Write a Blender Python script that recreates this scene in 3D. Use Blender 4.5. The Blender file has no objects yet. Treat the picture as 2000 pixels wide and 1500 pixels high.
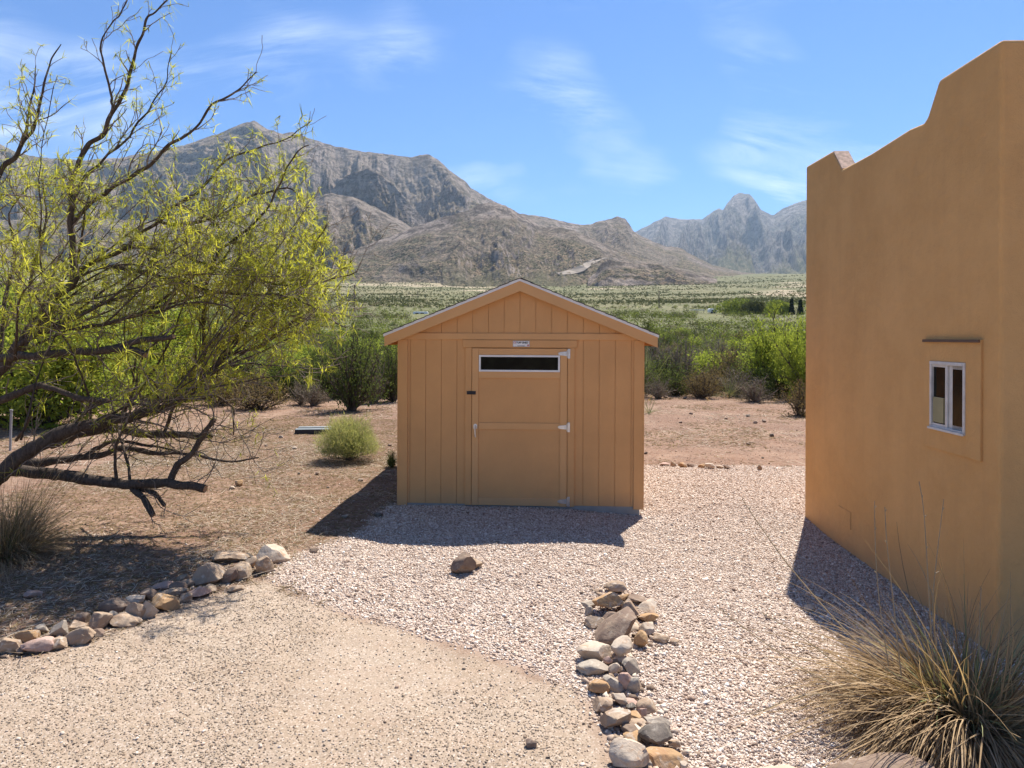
import bpy, bmesh, math, random
import numpy as np
from mathutils import Vector, Matrix, noise as mnoise

# ---------------------------------------------------------------- camera
S = bpy.context.scene
COL = S.collection
CZ, F, HY = 2.19, 1333.0, 659.0
ROLL = math.radians(0.25)
cam = bpy.data.objects.new('camera', bpy.data.cameras.new('camera'))
COL.objects.link(cam); S.camera = cam
cam.data.sensor_width = 36; cam.data.lens = 24
cam.data.shift_y = -(750 - HY) / 2000
cam.data.clip_start = .05; cam.data.clip_end = 30000
cam.matrix_world = Matrix.Translation((0, 0, CZ)) @ Matrix.Rotation(math.radians(90), 4, 'X') @ Matrix.Rotation(ROLL, 4, 'Z')

# ---------------------------------------------------------------- sky, sun, exposure
SUN_EL, SUN_AZ = math.radians(58.0), math.radians(26.7)
W = bpy.data.worlds.new('World'); S.world = W; W.use_nodes = True
wn = W.node_tree.nodes; wl = W.node_tree.links; wn.clear()
def wnode(t, **k):
    n = wn.new(t)
    for a, b in k.items(): setattr(n, a, b)
    return n
sky = wnode('ShaderNodeTexSky', sky_type='NISHITA', sun_disc=False, sun_elevation=SUN_EL, sun_rotation=SUN_AZ,
            air_density=1.0, dust_density=0.3, ozone_density=2.2, altitude=1200)
tc = wnode('ShaderNodeTexCoord')
sep = wnode('ShaderNodeSeparateXYZ'); wl.new(tc.outputs['Generated'], sep.inputs[0])
# cirrus lies on a high flat layer: direction / height
mx = wnode('ShaderNodeMath', operation='MAXIMUM'); wl.new(sep.outputs[2], mx.inputs[0]); mx.inputs[1].default_value = 0.0
ad = wnode('ShaderNodeMath', operation='ADD'); wl.new(mx.outputs[0], ad.inputs[0]); ad.inputs[1].default_value = 0.5
dv = wnode('ShaderNodeVectorMath', operation='DIVIDE'); wl.new(tc.outputs['Generated'], dv.inputs[0])
cb = wnode('ShaderNodeCombineXYZ')
for i in range(3): wl.new(ad.outputs[0], cb.inputs[i])
wl.new(cb.outputs[0], dv.inputs[1])
mp = wnode('ShaderNodeMapping'); mp.inputs['Rotation'].default_value = (0, 0, math.radians(35)); mp.inputs['Scale'].default_value = (1.5, 6.2, .1)
mp.inputs['Location'].default_value = (4.4, 8.8, 0)
wl.new(dv.outputs[0], mp.inputs[0])
n1 = wnode('ShaderNodeTexNoise'); n1.inputs['Scale'].default_value = 1.0; n1.inputs['Detail'].default_value = 12; n1.inputs['Roughness'].default_value = .66; n1.inputs['Distortion'].default_value = .9
wl.new(mp.outputs[0], n1.inputs['Vector'])
n2 = wnode('ShaderNodeTexNoise'); n2.inputs['Scale'].default_value = 2.6; n2.inputs['Detail'].default_value = 3
wl.new(dv.outputs[0], n2.inputs['Vector'])
r1 = wnode('ShaderNodeMapRange'); wl.new(n1.outputs[0], r1.inputs[0]); r1.inputs[1].default_value = .45; r1.inputs[2].default_value = .78
r2 = wnode('ShaderNodeMapRange'); wl.new(n2.outputs[0], r2.inputs[0]); r2.inputs[1].default_value = .48; r2.inputs[2].default_value = .68
mm = wnode('ShaderNodeMath', operation='MULTIPLY'); wl.new(r1.outputs[0], mm.inputs[0]); wl.new(r2.outputs[0], mm.inputs[1])
mm2 = wnode('ShaderNodeMath', operation='MULTIPLY'); wl.new(mm.outputs[0], mm2.inputs[0]); mm2.inputs[1].default_value = .9
tint = wnode('ShaderNodeMix', data_type='RGBA', blend_type='MULTIPLY'); tint.inputs[0].default_value = 1
wl.new(sky.outputs[0], tint.inputs[6]); tint.inputs[7].default_value = (.46, .84, 1.26, 1)
cm = wnode('ShaderNodeMix', data_type='RGBA'); wl.new(mm2.outputs[0], cm.inputs[0]); wl.new(tint.outputs[2], cm.inputs[6]); cm.inputs[7].default_value = (10.8, 11.6, 12.4, 1)
bg = wnode('ShaderNodeBackground'); bg.inputs[1].default_value = .068
wl.new(cm.outputs[2], bg.inputs[0])
wo = wnode('ShaderNodeOutputWorld'); wl.new(bg.outputs[0], wo.inputs[0])

sd = Vector((math.sin(SUN_AZ) * math.cos(SUN_EL), math.cos(SUN_AZ) * math.cos(SUN_EL), math.sin(SUN_EL)))
sl = bpy.data.lights.new('sun', 'SUN'); sl.energy = 5.0; sl.angle = math.radians(.5); sl.color = (1, .95, .87)
so = bpy.data.objects.new('sun', sl); COL.objects.link(so); so.rotation_euler = sd.to_track_quat('Z', 'Y').to_euler(); so.location = (5, 10, 20)
S.view_settings.view_transform = 'Standard'; S.view_settings.look = 'None'
S.view_settings.exposure = 0.98; S.view_settings.gamma = 1
S.cycles.max_bounces = 8; S.cycles.volume_bounces = 0; S.cycles.transparent_max_bounces = 12

# ---------------------------------------------------------------- helpers
rng = np.random.default_rng(7); random.seed(7)
def P(px, py, y):
    a, b = px - 1000, py - HY
    c, s = math.cos(ROLL), math.sin(ROLL)
    a, b = a * c + b * s, -a * s + b * c
    return Vector((a / F * y, y, CZ - b / F * y))
def ray(px, py): return P(px, py, 1.0) - Vector((0, 0, CZ))

_pt = {}
def vnoise(x, y, seed=0):
    if seed not in _pt:
        r = np.random.default_rng(seed + 100); _pt[seed] = r.random((256, 256)) * 2 - 1
    T = _pt[seed]
    xi = np.floor(x).astype(int); yi = np.floor(y).astype(int)
    fx = x - xi; fy = y - yi
    fx = fx * fx * fx * (fx * (fx * 6 - 15) + 10); fy = fy * fy * fy * (fy * (fy * 6 - 15) + 10)
    a = T[xi % 256, yi % 256]; b = T[(xi + 1) % 256, yi % 256]; c = T[xi % 256, (yi + 1) % 256]; d = T[(xi + 1) % 256, (yi + 1) % 256]
    return (a * (1 - fx) + b * fx) * (1 - fy) + (c * (1 - fx) + d * fx) * fy
def fbm(x, y, o=5, seed=0, g=.5):
    s = 0; a = 1; t = 0
    for i in range(o):
        s = s + a * vnoise(x * 2 ** i + 17.3 * i, y * 2 ** i + 9.1 * i, seed + i); t += a; a *= g
    return s / t
def ridged(x, y, o=5, seed=0, g=.52):
    s = 0; a = 1; t = 0
    for i in range(o):
        n = 1 - np.abs(vnoise(x * 2 ** i + 17.3 * i, y * 2 ** i + 9.1 * i, seed + i)) * 1.6
        s = s + a * n; t += a; a *= g
    return s / t
def sstep(a, b, x):
    t = np.clip((x - a) / (b - a), 0, 1); return t * t * (3 - 2 * t)

def set_props(o, label=None, cat=None, group=None, kind=None):
    if label: o['label'] = label
    if cat: o['category'] = cat
    if group: o['group'] = group
    if kind: o['kind'] = kind
    return o
def empty(name, loc=(0, 0, 0), rz=0, **k):
    o = bpy.data.objects.new(name, None); COL.objects.link(o); o.location = loc; o.rotation_euler = (0, 0, rz)
    o.empty_display_size = .2
    return set_props(o, **k)
def mesh_np(name, V, Fq, mat=None, parent=None, attrs=None, smooth=False, **k):
    V = np.asarray(V, dtype=np.float32).reshape(-1, 3)
    me = bpy.data.meshes.new(name)
    if isinstance(Fq, np.ndarray):
        M, K = Fq.shape
        me.vertices.add(len(V)); me.vertices.foreach_set('co', V.ravel())
        me.loops.add(M * K); me.loops.foreach_set('vertex_index', Fq.astype(np.int32).ravel())
        me.polygons.add(M); me.polygons.foreach_set('loop_start', np.arange(0, M * K, K, dtype=np.int32))
        me.polygons.foreach_set('loop_total', np.full(M, K, dtype=np.int32))
        me.update(calc_edges=True)
    else:
        me.from_pydata([tuple(v) for v in V], [], Fq)
    me.validate()
    if smooth: me.polygons.foreach_set('use_smooth', [True] * len(me.polygons))
    if attrs:
        for n, a in attrs.items():
            at = me.attributes.new(n, 'FLOAT', 'POINT'); at.data.foreach_set('value', np.asarray(a, dtype=np.float32))
    if mat: me.materials.append(mat)
    o = bpy.data.objects.new(name, me); COL.objects.link(o)
    if parent: o.parent = parent
    return set_props(o, **k)
class MB:
    def __init__(s): s.v = []; s.f = []; s.n = 0
    def add(s, V, Fs):
        s.v.extend([tuple(v) for v in V]); s.f.extend([tuple(i + s.n for i in f) for f in Fs]); s.n += len(V)
    def box(s, x0, x1, y0, y1, z0, z1):
        s.add([(x, y, z) for z in (z0, z1) for y in (y0, y1) for x in (x0, x1)],
              [(0, 2, 3, 1), (4, 5, 7, 6), (0, 1, 5, 4), (2, 6, 7, 3), (0, 4, 6, 2), (1, 3, 7, 5)])
    def prism(s, poly, y0, y1):   # poly in (x,z), counter-clockwise seen from -y
        n = len(poly)
        V = [(x, y0, z) for x, z in poly] + [(x, y1, z) for x, z in poly]
        s.add(V, [tuple(range(n)), tuple(range(2 * n - 1, n - 1, -1))] + [((i + 1) % n, i, n + i, n + (i + 1) % n) for i in range(n)])
    def tube(s, pts, rad, k=6, cap=True):
        pts = [Vector(p) for p in pts]; n = len(pts); base = s.n; V = []
        up = Vector((.13, .21, .97))
        for i, p in enumerate(pts):
            t = (pts[min(i + 1, n - 1)] - pts[max(i - 1, 0)]).normalized()
            a = t.cross(up)
            if a.length < .05: a = t.cross(Vector((1, 0, 0)))
            a.normalize(); b = t.cross(a)
            r = rad[i] if hasattr(rad, '__len__') else rad
            for j in range(k):
                w = 2 * math.pi * j / k; V.append(p + (a * math.cos(w) + b * math.sin(w)) * r)
        Fs = [(i * k + j, i * k + (j + 1) % k, (i + 1) * k + (j + 1) % k, (i + 1) * k + j) for i in range(n - 1) for j in range(k)]
        if cap: Fs += [tuple(range(k - 1, -1, -1)), tuple(range((n - 1) * k, n * k))]
        s.add(V, Fs)
    def build(s, name, mat, parent=None, smooth=False, bevel=0, seg=2, **k):
        o = mesh_np(name, np.array(s.v), s.f, mat, parent, smooth=smooth, **k)
        if bevel:
            m = o.modifiers.new('bevel', 'BEVEL'); m.width = bevel; m.segments = seg; m.limit_method = 'ANGLE'; m.angle_limit = math.radians(25)
        return o

# ---------------------------------------------------------------- materials
def mat(name, rough=.8, spec=.3):
    m = bpy.data.materials.new(name); m.use_nodes = True
    b = m.node_tree.nodes['Principled BSDF']; b.inputs['Roughness'].default_value = rough; b.inputs['Specular IOR Level'].default_value = spec
    return m, m.node_tree.nodes, m.node_tree.links, b
class NT:
    def __init__(s, m): s.n = m.node_tree.nodes; s.l = m.node_tree.links
    def _set(s, sock, v):
        if isinstance(v, bpy.types.NodeSocket): s.l.new(v, sock)
        elif isinstance(v, (tuple, list)) and len(v) == 3 and sock.type == 'RGBA': sock.default_value = (*v, 1)
        else: sock.default_value = v
    def coord(s, kind='Object'): return s.n.new('ShaderNodeTexCoord').outputs[kind]
    def pos(s): return s.n.new('ShaderNodeNewGeometry').outputs['Position']
    def mapping(s, v, scale=(1, 1, 1), rot=(0, 0, 0)):
        n = s.n.new('ShaderNodeMapping'); s.l.new(v, n.inputs[0]); n.inputs['Scale'].default_value = scale; n.inputs['Rotation'].default_value = rot; return n.outputs[0]
    def noise(s, v, sc, det=4, rough=.5, dist=0):
        n = s.n.new('ShaderNodeTexNoise'); s.l.new(v, n.inputs['Vector']); n.inputs['Scale'].default_value = sc; n.inputs['Detail'].default_value = det
        n.inputs['Roughness'].default_value = rough; n.inputs['Distortion'].default_value = dist; return n.outputs[0]
    def vor(s, v, sc, out='Distance', feature='F1', rand=1):
        n = s.n.new('ShaderNodeTexVoronoi'); n.feature = feature; s.l.new(v, n.inputs['Vector']); n.inputs['Scale'].default_value = sc; n.inputs['Randomness'].default_value = rand
        return n.outputs[out]
    def rng(s, v, a, b, c=0, d=1):
        n = s.n.new('ShaderNodeMapRange'); s.l.new(v, n.inputs[0])
        for i, q in enumerate((a, b, c, d)): s._set(n.inputs[i + 1], q)
        return n.outputs[0]
    def math(s, op, a, b=0):
        n = s.n.new('ShaderNodeMath'); n.operation = op; s._set(n.inputs[0], a); s._set(n.inputs[1], b); return n.outputs[0]
    def mix(s, f, a, b, mode='MIX'):
        n = s.n.new('ShaderNodeMix'); n.data_type = 'RGBA'; n.blend_type = mode
        s._set(n.inputs[0], f); s._set(n.inputs[6], a); s._set(n.inputs[7], b); return n.outputs[2]
    def ramp(s, v, stops):
        n = s.n.new('ShaderNodeValToRGB'); s.l.new(v, n.inputs[0]); e = n.color_ramp.elements
        e[0].position = stops[0][0]; e[0].color = (*stops[0][1], 1); e[1].position = stops[-1][0]; e[1].color = (*stops[-1][1], 1)
        for p, c in stops[1:-1]: q = e.new(p); q.color = (*c, 1)
        return n.outputs[0]
    def attr(s, name):
        n = s.n.new('ShaderNodeAttribute'); n.attribute_name = name; return n.outputs['Fac']
    def bump(s, h, strength=.3, dist=.01, nrm=None):
        n = s.n.new('ShaderNodeBump'); s.l.new(h, n.inputs['Height']); n.inputs['Strength'].default_value = strength; n.inputs['Distance'].default_value = dist
        if nrm: s.l.new(nrm, n.inputs['Normal'])
        return n.outputs[0]
    def rand(s): return s.n.new('ShaderNodeObjectInfo').outputs['Random']
    def sepc(s, v, i):
        n = s.n.new('ShaderNodeSeparateColor'); s.l.new(v, n.inputs[0]); return n.outputs[i]

def simple(name, c, rough=.7, spec=.3, metal=0, var=.08, nsc=6, bump=0, bsc=60):
    m, n, l, b = mat(name, rough, spec); t = NT(m); co = t.coord()
    c2 = tuple(x * (1 - var) for x in c); c1 = tuple(min(1, x * (1 + var)) for x in c)
    l.new(t.mix(t.rng(t.noise(co, nsc, 5), .35, .65), c1, c2), b.inputs['Base Color']); b.inputs['Metallic'].default_value = metal
    if bump: l.new(t.bump(t.noise(co, bsc, 4), bump, .003), b.inputs['Normal'])
    return m
def paint_wood(name, c, horiz=False):
    m, n, l, b = mat(name, .72, .25); t = NT(m); co = t.coord()
    g = t.mapping(co, (4, 40, 40) if horiz else (40, 40, 3))
    fib = t.noise(g, 4, 6, .6); blot = t.noise(co, 1.7, 5, .6)
    base = t.mix(t.rng(blot, .3, .7), tuple(x * .93 for x in c), tuple(x * 1.06 for x in c))
    base = t.mix(t.rng(fib, .3, .75, 0, .16), base, tuple(x * .72 for x in c))
    dust = t.rng(t.math('ADD', t.sepc(co, 2), t.math('MULTIPLY', blot, .25)), .35, .1, 0, .3)
    base = t.mix(dust, base, (.36, .27, .2))
    l.new(base, b.inputs['Base Color']); l.new(t.bump(fib, .35, .0025), b.inputs['Normal'])
    return m
SHEDC = (.70, .38, .155)
M = {}
M['shed'] = paint_wood('shed_paint', SHEDC)
M['shed_h'] = paint_wood('shed_paint_board', (.73, .41, .175), True)
M['white'] = simple('white_metal', (.84, .83, .79), .5, .4, var=.05)
M['glass'], n_, l_, b_ = mat('dark_glass', .12, .12)
t_ = NT(M['glass']); l_.new(t_.mix(t_.rng(t_.noise(t_.coord(), 9, 4), .4, .7), (.004, .005, .005), (.012, .014, .010)), b_.inputs['Base Color'])
M['galv'] = simple('galvanized_steel', (.62, .63, .65), .35, .5, metal=.9, nsc=30)
M['black'] = simple('black_metal', (.03, .03, .035), .5)
M['concrete'] = simple('concrete', (.33, .32, .30), .9, bump=.3)
M['curtain'] = simple('curtain', (.30, .27, .15), .9)
M['red'] = simple('red_print', (.55, .06, .05), .5)
M['ink'] = simple('black_print', (.02, .02, .02), .5)
m, n, l, b = mat('shingle', .9, .2); t = NT(m); co = t.coord(); M['shingle'] = m
l.new(t.ramp(t.noise(co, 300, 2), [(.3, (.012, .012, .013)), (.7, (.075, .07, .07))]), b.inputs['Base Color'])

m, n, l, b = mat('stucco', .92, .15); t = NT(m); co = t.coord(); M['stucco'] = m
blot = t.noise(co, 1.1, 7, .68); fine = t.noise(co, 90, 5, .7)
base = t.mix(t.rng(blot, .3, .7), (.59, .335, .13), (.71, .415, .17))
base = t.mix(t.rng(t.noise(t.mapping(co, (3, 3, .25)), 3, 5), .52, .8, 0, .22), base, (.50, .29, .13))
base = t.mix(t.rng(t.math('ADD', t.sepc(co, 2), t.math('MULTIPLY', blot, .5)), .75, .1, 0, .45), base, (.42, .30, .20))
l.new(base, b.inputs['Base Color']); l.new(t.bump(fine, .8, .006, t.bump(t.noise(co, 7, 4, .6), .6, .03)), b.inputs['Normal'])

def rock_mat(name, c1, c2, c3):
    m, n, l, b = mat(name, .88, .2); t = NT(m); co = t.coord()
    loc = n.new('ShaderNodeVectorMath'); loc.operation = 'ADD'; l.new(co, loc.inputs[0]); l.new(n.new('ShaderNodeObjectInfo').outputs['Location'], loc.inputs[1]); co = loc.outputs[0]
    a = t.noise(co, 9, 6, .65, .5); c = t.noise(co, 45, 4, .6)
    base = t.mix(t.rng(a, .38, .62), c1, c2); base = t.mix(t.rng(t.noise(co, 16, 4, .6, 1), .55, .66), base, c3)
    base = t.mix(t.rng(c, .35, .75, 0, .35), base, tuple(x * .6 for x in c1))
    l.new(base, b.inputs['Base Color']); l.new(t.bump(c, .6, .006, t.bump(a, .6, .02)), b.inputs['Normal']); return m
RK = {'tan': rock_mat('rock_tan', (.40, .30, .21), (.32, .22, .15), (.50, .42, .34)),
      'white': rock_mat('rock_white', (.52, .43, .34), (.44, .34, .25), (.40, .26, .17)),
      'grey': rock_mat('rock_grey', (.40, .34, .27), (.32, .26, .205), (.48, .41, .33)),
      'brown': rock_mat('rock_brown', (.25, .18, .13), (.19, .13, .10), (.33, .26, .2)),
      'orange': rock_mat('rock_orange', (.42, .27, .14), (.36, .21, .11), (.46, .36, .27)),
      'pink': rock_mat('rock_pink', (.42, .27, .21), (.47, .34, .28), (.34, .22, .17)),
      'dark': rock_mat('rock_dark', (.17, .14, .115), (.10, .085, .07), (.27, .23, .19))}
def bark_mat(name, c1, c2):
    m, n, l, b = mat(name, .95, .1); t = NT(m); co = t.coord()
    a = t.noise(t.mapping(co, (14, 14, 5)), 3, 7, .7, .6)
    l.new(t.mix(t.rng(a, .35, .65), c1, c2), b.inputs['Base Color']); l.new(t.bump(a, .9, .015), b.inputs['Normal']); return m
M['bark'] = bark_mat('bark_dark', (.055, .042, .033), (.13, .10, .08))
M['twig'] = bark_mat('bark_twig', (.13, .095, .07), (.34, .28, .23))
M['cutwood'] = simple('cut_wood', (.35, .22, .13), .9)
def leaf_mat(name, c1, c2, tr=.5):
    m, n, l, b = mat(name, .6, .3); t = NT(m)
    col = t.mix(t.attr('tint'), c1, c2)
    d = n.new('ShaderNodeBsdfDiffuse'); q = n.new('ShaderNodeBsdfTranslucent'); mxs = n.new('ShaderNodeMixShader')
    l.new(col, d.inputs[0]); l.new(t.mix(1.0, col, (1.25, 1.2, .75), 'MULTIPLY'), q.inputs[0]); mxs.inputs[0].default_value = tr
    l.new(d.outputs[0], mxs.inputs[1]); l.new(q.outputs[0], mxs.inputs[2]); l.new(mxs.outputs[0], n['Material Output'].inputs[0]); return m
M['mesq'] = leaf_mat('mesquite_leaf', (.24, .27, .05), (.60, .59, .10), .55)
M['lime'] = leaf_mat('lime_leaf', (.16, .215, .04), (.36, .41, .08), .45)
M['olive'] = leaf_mat('olive_leaf', (.065, .085, .03), (.14, .17, .055), .35)
M['greyleaf'] = leaf_mat('grey_scrub', (.13, .11, .085), (.22, .19, .14), .2)
M['brownleaf'] = leaf_mat('brown_scrub', (.15, .11, .06), (.25, .19, .10), .25)
M['darkleaf'] = leaf_mat('dark_juniper', (.018, .03, .015), (.04, .055, .025), .1)
M['broom'] = leaf_mat('broom_green', (.16, .22, .09), (.42, .40, .19), .4)
M['straw'] = leaf_mat('straw', (.17, .11, .06), (.56, .41, .25), .25)
M['deadgrass'] = leaf_mat('dead_grass', (.15, .105, .065), (.50, .38, .25), .25)
M['litter'] = leaf_mat('dry_litter', (.26, .19, .13), (.58, .49, .39), .15)
M['yucca'] = leaf_mat('yucca_leaf', (.16, .19, .09), (.34, .34, .18), .2)

# ---------------------------------------------------------------- terrain functions
PD = np.array([0, 20, 35, 60, 100, 150, 250, 324, 500, 700, 1000, 1300, 1600, 2000, 2600, 9000.])
PZ = np.array([0, 0, .1, .7, 2.2, 4.8, 11., 16., 30., 47., 76., 107., 137., 176., 225., 400.])
def gh(x, y):
    x = np.asarray(x, float); y = np.asarray(y, float); r = np.hypot(x, y)
    z = np.interp(r, PD, PZ)
    z = z - .15 * sstep(.2, 2.2, x) * sstep(10.5, 7.8, y) - .07 * sstep(.5, -1.5, x) * 0
    near = sstep(.3, 1.5, np.maximum(np.abs(x - .1) - 1.6, np.abs(y - 10.6) - 1.9) + .35)   # flat pad under the shed
    hs = sstep(3.2, 2.4, x) + sstep(13, 15, y)
    z = z + near * np.clip(hs, 0, 1) * (.035 * fbm(x * .9, y * .9, 3, 5) + .012 * fbm(x * 5, y * 5, 3, 9))
    z = z + sstep(40, 150, r) * .9 * fbm(x * .03, y * .03, 4, 21) + sstep(300, 1200, r) * 7 * fbm(x * .004, y * .004, 4, 31)
    return z
def ground_at(px, py):
    d = ray(px, py); h = 0.0
    for _ in range(12):
        y = (CZ - h) / max(-d.z, 1e-4); p = Vector((d.x * y, y, h)); h = float(gh(p.x, p.y))
    p.z = h; return p
def px_poly(pts): return np.array([(ground_at(a, b).x, ground_at(a, b).y) for a, b in pts])
def sdist(poly, x, y):
    d = np.full(x.shape, 1e9); ins = np.zeros(x.shape, bool); n = len(poly)
    for i in range(n):
        ax, ay = poly[i]; bx, by = poly[(i + 1) % n]; ex, ey = bx - ax, by - ay
        t = np.clip(((x - ax) * ex + (y - ay) * ey) / (ex * ex + ey * ey + 1e-12), 0, 1)
        d = np.minimum(d, np.hypot(x - ax - t * ex, y - ay - t * ey))
        c = ((ay > y) != (by > y)) & (x < (bx - ax) * (y - ay) / (by - ay + 1e-12) + ax); ins ^= c
    return np.where(ins, -d, d)
drive_px = [(0, 1283), (70, 1282), (140, 1262), (250, 1225), (330, 1192), (420, 1160), (520, 1128), (560, 1150), (620, 1178), (720, 1212), (850, 1252), (960, 1285), (1040, 1320), (1120, 1350), (1165, 1400), (1200, 1480)]
dp = px_poly(drive_px)
drive_poly = np.vstack([dp, [[dp[-1][0] + .1, 2.6], [.55, -6], [-14, -6], [-14, 3.6]]])
gp = px_poly([(520, 1128), (545, 1098), (600, 1075), (660, 1052), (705, 1035), (735, 1005), (760, 988)])
gravel_poly = np.vstack([gp, [[-1.3, 9.1], [1.5, 9.1], [1.9, 11.75], [2.6, 11.8], [5, 11.65], [7, 11.6], [7, 3], [4.5, -6], [.55, -6], [dp[-1][0] + .1, 2.6]], dp[::-1][:-6]])
def zones(x, y):
    wob = .07 * fbm(x * 2.2, y * 2.2, 3, 41) + .04 * fbm(x * 9, y * 9, 2, 44)
    s = sstep(.10, -.10, sdist(drive_poly, x, y) + wob * .8)
    g = sstep(.10, -.10, sdist(gravel_poly, x, y) + wob)
    return g * (1 - s * .9), s

th = np.concatenate([np.linspace(-180, -62, 50)[:-1], np.linspace(-62, 62, 620), np.linspace(62, 180, 50)[1:]])
rr = np.concatenate([[0.02, .3, .7, 1.1], np.exp(np.arange(math.log(1.6), math.log(2600), .0105)), [3200, 4200, 5600, 7500, 9000]])
TH, RR = np.meshgrid(np.radians(th), rr)
X = RR * np.sin(TH); Y = RR * np.cos(TH); Z = gh(X, Y)
gz, sz = zones(X, Y)
nc = len(th); nr = len(rr)
ii = np.arange(nr - 1)[:, None] * nc + np.arange(nc - 1)[None, :]
faces = np.stack([ii, ii + 1, ii + nc + 1, ii + nc], -1).reshape(-1, 4)[:, ::-1]
V = np.stack([X, Y, Z], -1).reshape(-1, 3); gz = gz.ravel(); sz = sz.ravel()
fg = gz[faces].mean(1); fs = sz[faces].mean(1)

# ground material
m, n, l, b = mat('ground_surface', .95, .08); t = NT(m); po = t.pos(); M['ground'] = m
dn = t.noise(po, .8, 6, .6); dn2 = t.noise(po, 14, 5, .65); dn3 = t.noise(t.mapping(po, (1, 1, 1)), 90, 3, .7)
dirt = t.mix(t.rng(dn, .40, .60), (.185, .10, .062), (.255, .158, .106))
dirt = t.mix(t.rng(t.noise(po, 1.9, 5, .65, .4), .48, .60), dirt, (.155, .088, .058))
dirt = t.mix(t.rng(t.noise(t.mapping(po, (.28, .5, 1)), 1.0, 7, .7, .5), .47, .60, 0, .8), dirt, (.145, .078, .05))
dirt = t.mix(t.rng(dn2, .42, .70, 0, .6), dirt, (.37, .27, .20))
dirt = t.mix(t.rng(dn3, .56, .74, 0, .7), dirt, (.55, .46, .37))
dirt = t.mix(t.rng(dn3, .42, .26, 0, .8), dirt, (.14, .095, .07))
sand = t.mix(t.rng(t.noise(po, 1.2, 5, .6), .35, .65), (.29, .218, .155), (.35, .275, .207))
sand = t.mix(t.rng(t.noise(po, 5, 5, .7), .5, .75, 0, .5), sand, (.34, .24, .175))
cellc = t.vor(po, 110, 'Color'); celld = t.vor(po, 110)
v1 = t.sepc(cellc, 0)
grv = t.ramp(v1, [(0, (.34, .235, .18)), (.3, (.52, .40, .32)), (.6, (.64, .52, .43)), (.85, (.72, .62, .53)), (1, (.82, .75, .68))])
sgr = t.mix(t.rng(t.sepc(cellc, 1), .55, .9, 0, .40), sand, grv)
grv = t.mix(t.rng(celld, .40, .75, 0, .7), grv, (.16, .12, .10))
grv = t.mix(t.rng(t.noise(po, 1.4, 4), .45, .75, 0, .35), grv, (.50, .36, .27))
# far desert floor: shrubs and bare soil
fn = t.noise(po, .35, 6, .65); fn2 = t.noise(po, .02, 5, .6); fnb = t.noise(po, .006, 4, .55)
soil = t.mix(t.rng(fn2, .4, .6), (.25, .205, .12), (.325, .255, .155))
scrub = t.mix(t.rng(t.noise(po, .08, 5, .7), .35, .65), (.08, .088, .04), (.16, .158, .075))
farc = t.mix(t.rng(fn, t.rng(fnb, .40, .62, .40, .34), t.rng(fnb, .40, .62, .54, .46)), soil, scrub)
fpatch = t.mix(t.rng(t.math('MULTIPLY', t.rng(fnb, .58, .63), t.rng(fn, .3, .5)), 0, 1), farc, (.38, .30, .205))
dist = t.n.new('ShaderNodeVectorMath'); dist.operation = 'LENGTH'; l.new(po, dist.inputs[0]); dl = dist.outputs['Value']
c = t.mix(t.attr('sand'), t.mix(t.attr('gravel'), dirt, grv), sgr)
fpatch = t.mix(t.rng(dl, 120, 480, .8, 0), fpatch, scrub)
fpatch = t.mix(t.rng(dl, 800, 1500, 0, .55), fpatch, scrub)
c = t.mix(t.rng(dl, 28, 60), c, fpatch)
l.new(c, b.inputs['Base Color'])
hgt = t.mix(t.attr('gravel'), dn2, t.math('SUBTRACT', 1, celld))
bp = t.bump(hgt, .7, .012, t.bump(dn3, .5, .008)); l.new(bp, b.inputs['Normal'])
def ground_obj(name, sel, **k):
    ff = faces[sel]; u, inv = np.unique(ff, return_inverse=True)
    return mesh_np(name, V[u], inv.reshape(-1, 4), M['ground'], attrs={'gravel': gz[u], 'sand': sz[u]}, smooth=True, **k)
ground_obj('ground', (fg <= .5) & (fs <= .5), kind='structure')
ground_obj('gravel_yard', (fg > .5) & (fs <= .5), kind='structure')
ground_obj('driveway', (fs > .5), kind='structure')

# ---------------------------------------------------------------- mountains
def mtn_mat(name, rockc, soilc, shrubc, sc=1.0):
    m, n, l, b = mat(name, .95, .05); t = NT(m); po = t.pos(); g = n.new('ShaderNodeNewGeometry')
    pm = t.mapping(po, (sc, sc, sc * 1.4))
    soil = t.mix(t.rng(t.noise(pm, .012, 6, .65), .38, .62), soilc, tuple(x * .72 for x in soilc))
    soil = t.mix(t.rng(t.noise(pm, .07, 5, .7, .6), .46, .56), soil, shrubc)
    soil = t.mix(t.rng(t.noise(pm, .16, 3, .7), .50, .58, 0, 1), soil, tuple(x * .35 for x in shrubc))
    rk = t.mix(t.rng(t.noise(pm, .03, 7, .75, .5), .44, .56), tuple(x * 1.15 for x in rockc), tuple(x * .36 for x in rockc))
    nz = t.n.new('ShaderNodeSeparateXYZ'); l.new(g.outputs['Normal'], nz.inputs[0])
    f = t.rng(t.math('ADD', nz.outputs[2], t.math('MULTIPLY', t.math('SUBTRACT', t.noise(pm, .009, 5, .6), .5), .9)), .74, .58)
    f = t.math('MAXIMUM', f, t.attr('rock'))
    low = t.mix(t.rng(t.noise(pm, .05, 5, .7), .42, .58), (.235, .205, .115), (.10, .105, .05))
    l.new(t.mix(t.attr('low'), t.mix(f, soil, rk), low), b.inputs['Base Color'])
    l.new(t.bump(t.noise(pm, .05, 6, .75), 1.0, 22 / sc), b.inputs['Normal'])
    return m
MM = mtn_mat('mountain_slope', (.35, .28, .23), (.36, .265, .175), (.155, .14, .08))
MF = mtn_mat('far_range', (.27, .23, .21), (.25, .22, .18), (.12, .12, .09), .45)
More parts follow.
